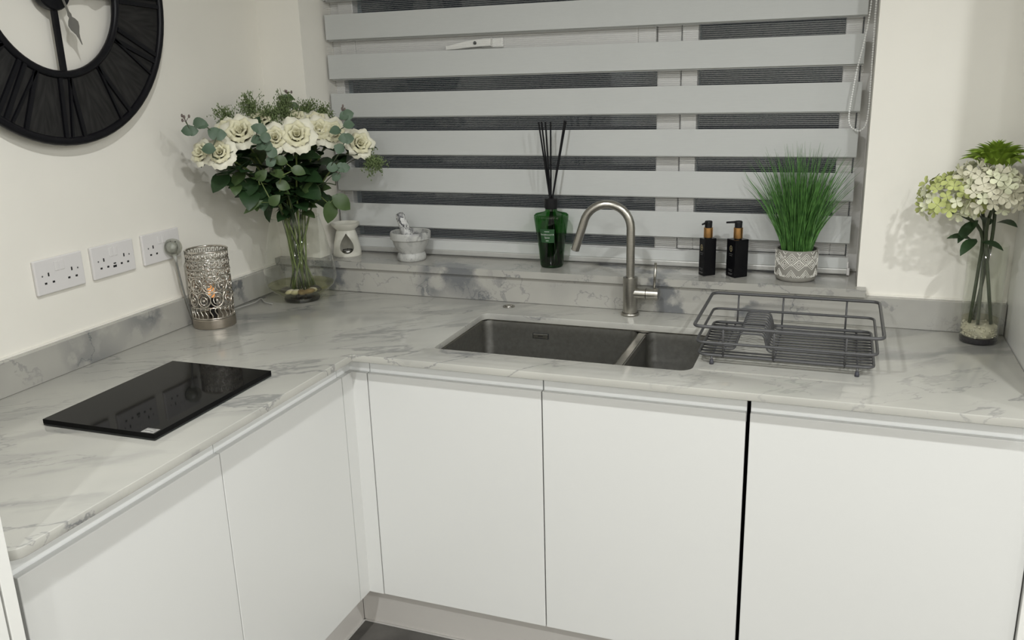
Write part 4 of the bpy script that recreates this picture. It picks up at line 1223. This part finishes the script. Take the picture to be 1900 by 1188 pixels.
# wispy filler sprays
SPRAY = [((0.122, -0.351, 1.477), 0.060, (-0.25, -0.35, 0.75), 'wispy pale green spray at the upper left of the bouquet'),
 ((0.150, -0.270, 1.500), 0.062, (-0.25, -0.10, 0.85), 'wispy green spray arching behind the left roses'),
 ((0.205, -0.255, 1.474), 0.052, (0.1, -0.3, 0.9), 'wispy yellow-green spray between the left and central roses'),
 ((0.185, -0.160, 1.500), 0.058, (0.0, 0, 1), 'wispy green spray below the dark top sprig'),
 ((0.217, -0.105, 1.490), 0.052, (0.5, 0.15, 0.8), 'wispy green spray at the back of the bouquet near the window'),
 ((0.258, -0.080, 1.482), 0.046, (0.75, 0.15, 0.5), 'thin wispy spray reaching towards the blind'),
 ((0.424, -0.072, 1.340), 0.050, (0.75, 0.20, -0.55), 'wispy spray hanging below the far right rose')]
for k, (p, rad, axv, lb) in enumerate(SPRAY):
    t = thing('filler_spray', lb, 'spray', p, group='wispy greenery in the rose vase')
    st = stem_to_vase(Vector(p)-Vector(axv).normalized()*0.03, k+30)
    MB().tube([q-Vector(p) for q in st], 0.0014, 5).build('stem', M['stem_dark'], t, True)
    mb = MB(); axn = Vector(axv).normalized()
    for q in range(90):
        d = (axn*0.9+Vector((rng.gauss(0, .75), rng.gauss(0, .5), rng.gauss(0, .6)))).normalized()
        l_ = rad*rng.uniform(0.35, 1.0)
        s0 = axn*rad*rng.uniform(-0.5, 0.3)
        e = s0+d*l_
        if (Vector(p)+e).y > 0.11: e.y = 0.11-p[1]
        if (Vector(p)+e).x < 0.02: e.x = 0.02-p[0]
        mb.tube([s0, (s0+e)/2+Vector((0, 0, 0.003)), e], 0.0006, 3, caps=False)
        for w in range(6):
            c = s0+(e-s0)*rng.uniform(0.45, 1.0)+Vector((rng.gauss(0, .005), rng.gauss(0, .005), rng.gauss(0, .005)))
            r_ = rng.uniform(0.0014, 0.0028)
            mb.add([c+Vector((r_, 0, 0)), c+Vector((0, r_, 0)), c+Vector((-r_, 0, 0)), c+Vector((0, -r_, 0)), c+Vector((0, 0, r_*1.5)), c+Vector((0, 0, -r_*1.5))],
                   [(0, 1, 4), (1, 2, 4), (2, 3, 4), (3, 0, 4), (1, 0, 5), (2, 1, 5), (3, 2, 5), (0, 3, 5)])
    o = mb.build('seed_heads', M['spray'], t); o['kind'] = 'stuff'

# rose vase: glass, water, pebbles
vs = thing('glass_vase', 'large clear glass vase flared at the bottom, holding roses', 'vase', tuple(BC))
prof = [(0.058, 0.0008), (0.064, 0.004), (0.062, 0.012), (0.066, 0.020), (0.088, 0.034), (0.107, 0.050), (0.1155, 0.068), (0.1165, 0.085), (0.112, 0.115), (0.1000, 0.175), (0.0860, 0.235), (0.0765, 0.270), (0.0772, 0.274)]
auto_smooth(MB().lathe(prof, 56).build('glass_wall', M['vaseglass'], vs), 2)
MB().tube([(0.0768*math.cos(2*PI*k/48), 0.0768*math.sin(2*PI*k/48), 0.2735) for k in range(48)], 0.0012, 6, True).build('rim', M['vaseglass'], vs, True)
auto_smooth(MB().lathe([(0.0005, 0.0006), (0.056, 0.0006), (0.0575, 0.006), (0.055, 0.013), (0.0005, 0.015)], 40).build('thick_base', M['glassbase'], vs), 0.9)
MB().lathe([(0.0560, 0.0165), (0.0640, 0.0210), (0.0860, 0.0355), (0.1020, 0.0500), (0.1050, 0.0545)], 48).build('water', M['water'], vs, True)
MB().lathe([(0.1060, 0.0560), (0.0005, 0.0562)], 48).build('water_surface', M['watertop'], vs, True)
rs = random.Random(5)
STN = ['stone3', 'stone1', 'stone1', 'stone2', 'stone2', 'stone1', 'stone3'] + ['stone3', 'stone2', 'stone1']*3
for k in range(16):
    a = rs.uniform(0, 6.28); r_ = rs.uniform(0.006, 0.046); sz = rs.uniform(0.008, 0.015)
    if k < 7: a = -0.96+(k-3)*0.42; r_ = rs.uniform(0.046, 0.056); sz = rs.uniform(0.011, 0.016)
    o = MB().ball((0, 0, 0), sz, 12, 8, 0.6).build('pebble', M[STN[k]], None, True)
    o.location = (BC.x+r_*math.cos(a), BC.y+r_*math.sin(a), 0.9+0.0165+sz*0.6+(0.010 if r_ > 0.042 else 0.0)+rs.uniform(0, 0.004))
    o.rotation_euler = (rs.uniform(-.3, .3), rs.uniform(-.3, .3), rs.uniform(0, 3)); o.scale = (1.3, 0.9, 1)
    tag(o, {'stone1': 'cream', 'stone2': 'brown', 'stone3': 'dark'}[STN[k]]+' pebble under water in the rose vase', 'pebble', 'pebbles in the rose vase')

# =================================================================== right vase with hydrangeas
VC = Vector((2.1645, -0.0940, 0.9))
v2 = thing('glass_vase', 'clear cylinder vase with white gravel beside the right-hand cabinet', 'vase', tuple(VC))
auto_smooth(MB().lathe([(0.0005, 0.0006), (0.043, 0.0006), (0.0448, 0.003), (0.0452, 0.014), (0.0452, 0.250), (0.0440, 0.2515), (0.0432, 0.250), (0.0432, 0.016)], 48).build('glass_wall', M['vaseglass'], v2), 0.9)
auto_smooth(MB().lathe([(0.0005, 0.002), (0.0425, 0.002), (0.0435, 0.006), (0.0435, 0.014), (0.0005, 0.015)], 40).build('base_layer', M['darkbase'], v2), 0.9)
MB().lathe([(0.0428, 0.0165), (0.0428, 0.0630), (0.0005, 0.0635)], 40).build('water', M['water2'], v2, True)
mb = MB(); rs = random.Random(9)
for k in range(420):
    a = rs.uniform(0, 6.28); r_ = 0.0400*(rs.random()**0.30)
    c = (r_*math.cos(a), r_*math.sin(a), 0.0175+rs.uniform(0, 0.030))
    mb.ball(c, rs.uniform(0.0022, 0.0036), 6, 4, rs.uniform(0.6, 1.0))
mb.lathe([(0.0005, 0.016), (0.037, 0.016), (0.037, 0.046), (0.0005, 0.048)], 24)
o = mb.build('white_gravel', M['pebble'], v2, True); o['kind'] = 'stuff'

def floret_mesh(name, mat, s):
    v, f = [], []
    for q in range(4):
        a = PI/2*q
        n = len(v)
        pts2 = [(0.02, 0, 0), (0.35, -0.30, 0.10), (0.35, 0.30, 0.10), (0.75, -0.42, 0.26), (0.75, 0, 0.14), (0.75, 0.42, 0.26), (1.02, -0.22, 0.36), (1.02, 0.22, 0.36), (0.38, 0, 0.02), (1.06, 0, 0.26)]
        for (x, y, z) in pts2:
            v.append((s*(x*math.cos(a)-y*math.sin(a)), s*(x*math.sin(a)+y*math.cos(a)), s*z))
        f += [(n, n+1, n+8), (n, n+8, n+2), (n+1, n+3, n+4, n+8), (n+8, n+4, n+5, n+2), (n+3, n+6, n+9, n+4), (n+4, n+9, n+7, n+5)]
    me = bpy.data.meshes.new(name); me.from_pydata(v, [], f); me.update()
    for p in me.polygons: p.use_smooth = True
    me.materials.append(M[mat])
    return me
FL = {k: floret_mesh('floret_'+k, k, 0.0155) for k in ('hyd_white', 'hyd_green', 'hyd_pale')}
def stem2(p, k):
    p = Vector(p); a = 2.4*k+0.5
    d = p-VC
    mouth = VC+Vector((max(-0.03, min(0.02, d.x*0.22))+0.006*math.cos(a), max(-0.03, min(0.02, d.y*0.20))+0.006*math.sin(a), 0.245))
    foot = VC+Vector((0.026*math.cos(a+3), 0.026*math.sin(a+3), 0.050))
    return [foot, (foot+mouth)/2]+bez(mouth, mouth+(mouth-foot)*0.35, p, 6)
def hydrangea(p, R, mats, k, label, n=46, sq=0.85, lim=None):
    t = thing('hydrangea', label, 'hydrangea', p, group='hydrangeas in the cylinder vase')
    rs = random.Random(20+k)
    for i in range(n):
        z = 1-1.55*(i+0.5)/n; rr = math.sqrt(max(0, 1-z*z)); a = 2.39996*i
        d = Vector((rr*math.cos(a), rr*math.sin(a), z))
        pos = Vector((d.x*R, d.y*R, d.z*R*sq))*rs.uniform(0.80, 1.02)
        if lim and (Vector(p)+pos).x > lim: pos.x = lim-p[0]
        if (Vector(p)+pos).y > -0.022: pos.y = -0.022-p[1]
        mk = mats[0] if rs.random() < 0.68 else mats[1]
        o = bpy.data.objects.new('floret', FL[mk]); link(o, t)
        s_ = rs.uniform(0.9, 1.3)
        o.matrix_basis = Matrix.Translation(pos) @ orient(d+Vector((rs.gauss(0, .25), rs.gauss(0, .25), rs.gauss(0, .2))), rs.uniform(0, 6)) @ Matrix.Diagonal((s_, s_, s_*rs.uniform(0.5, 1.6), 1))
    st = stem2(Vector(p)-Vector((0, 0, R*0.4)), k)
    MB().tube([q-Vector(p) for q in st], 0.0043, 7).build('stem', M['stem_dark'], t, True)
    return t
hydrangea((2.066, -0.152, 1.268), 0.075, ('hyd_green', 'hyd_pale'), 0, 'green and cream hydrangea head leaning to the left', 60, 0.9)
h2 = hydrangea((2.150, -0.200, 1.290), 0.068, ('hyd_white', 'hyd_pale'), 1, 'full white hydrangea head at the front right', 60, 0.95, 2.214)
h3 = hydrangea((2.110, -0.160, 1.318), 0.045, ('hyd_pale', 'hyd_white'), 3, 'small pale hydrangea cluster between the green and white heads', 26, 0.9, 2.2)
# green chrysanthemum
mp_ = (2.152, -0.135, 1.345)
t = thing('chrysanthemum', 'bright green spiky chrysanthemum behind the white hydrangea', 'chrysanthemum', mp_)
pm = leaf_mesh('mum_petal', 0.058, 0.0098, 0.75, 0.8, 0.22); pm.materials.append(M['mum'])
rs = random.Random(4)
for ring, (n_, el, s_) in enumerate(((18, 0.42, 0.90), (18, 0.72, 0.92), (16, 0.98, 0.90), (12, 1.20, 0.85), (8, 1.42, 0.8))):
    for q in range(n_):
        a = 2*PI*(q+0.5*ring)/n_+rs.uniform(-.1, .1); e = el+rs.uniform(-.1, .1)
        d = Vector((math.cos(a)*math.cos(e), math.sin(a)*math.cos(e), math.sin(e)))
        if mp_[0]+d.x*(0.034+0.058*s_) > 2.228: d.x = (2.228-mp_[0])/(0.034+0.058*s_)
        o = bpy.data.objects.new('petal', pm); link(o, t)
        y = d.normalized(); z = (Vector((0, 0, 1))*1.0-y*y.z); z = z.normalized() if z.length > .05 else Vector((1, 0, 0)); x = y.cross(z)
        mm = Matrix.Identity(4)
        for i in range(3): mm[i][0], mm[i][1], mm[i][2] = x[i]*s_, y[i]*s_, z[i]*s_
        mm.translation = Vector((d.x*0.034, d.y*0.034, 0.003+0.004*ring))
        o.matrix_basis = mm
st = stem2(Vector(mp_), 2); MB().tube([q-Vector(mp_) for q in st], 0.0043, 7).build('stem', M['stem_dark'], t, True)
for k, (pos, d, s_) in enumerate((((2.120, -0.128, 1.168), (-1, -0.3, 0.10), 1.0), ((2.128, -0.140, 1.172), (-0.5, -0.6, -0.45), 1.1), ((2.140, -0.140, 1.165), (0.7, -0.4, -0.2), 0.9), ((2.150, -0.120, 1.200), (-0.2, -0.5, 0.3), 1.2), ((2.130, -0.120, 1.215), (-0.4, -0.2, -0.5), 1.2), ((2.165, -0.150, 1.215), (0.4, -0.5, 0.0), 1.0))):
    leaf_at(t, 'deep', pos, d, (0, -0.4, 1), s_)
for xs in ((2.140, -0.165, 1.20), (2.175, -0.165, 1.215)):
    pass
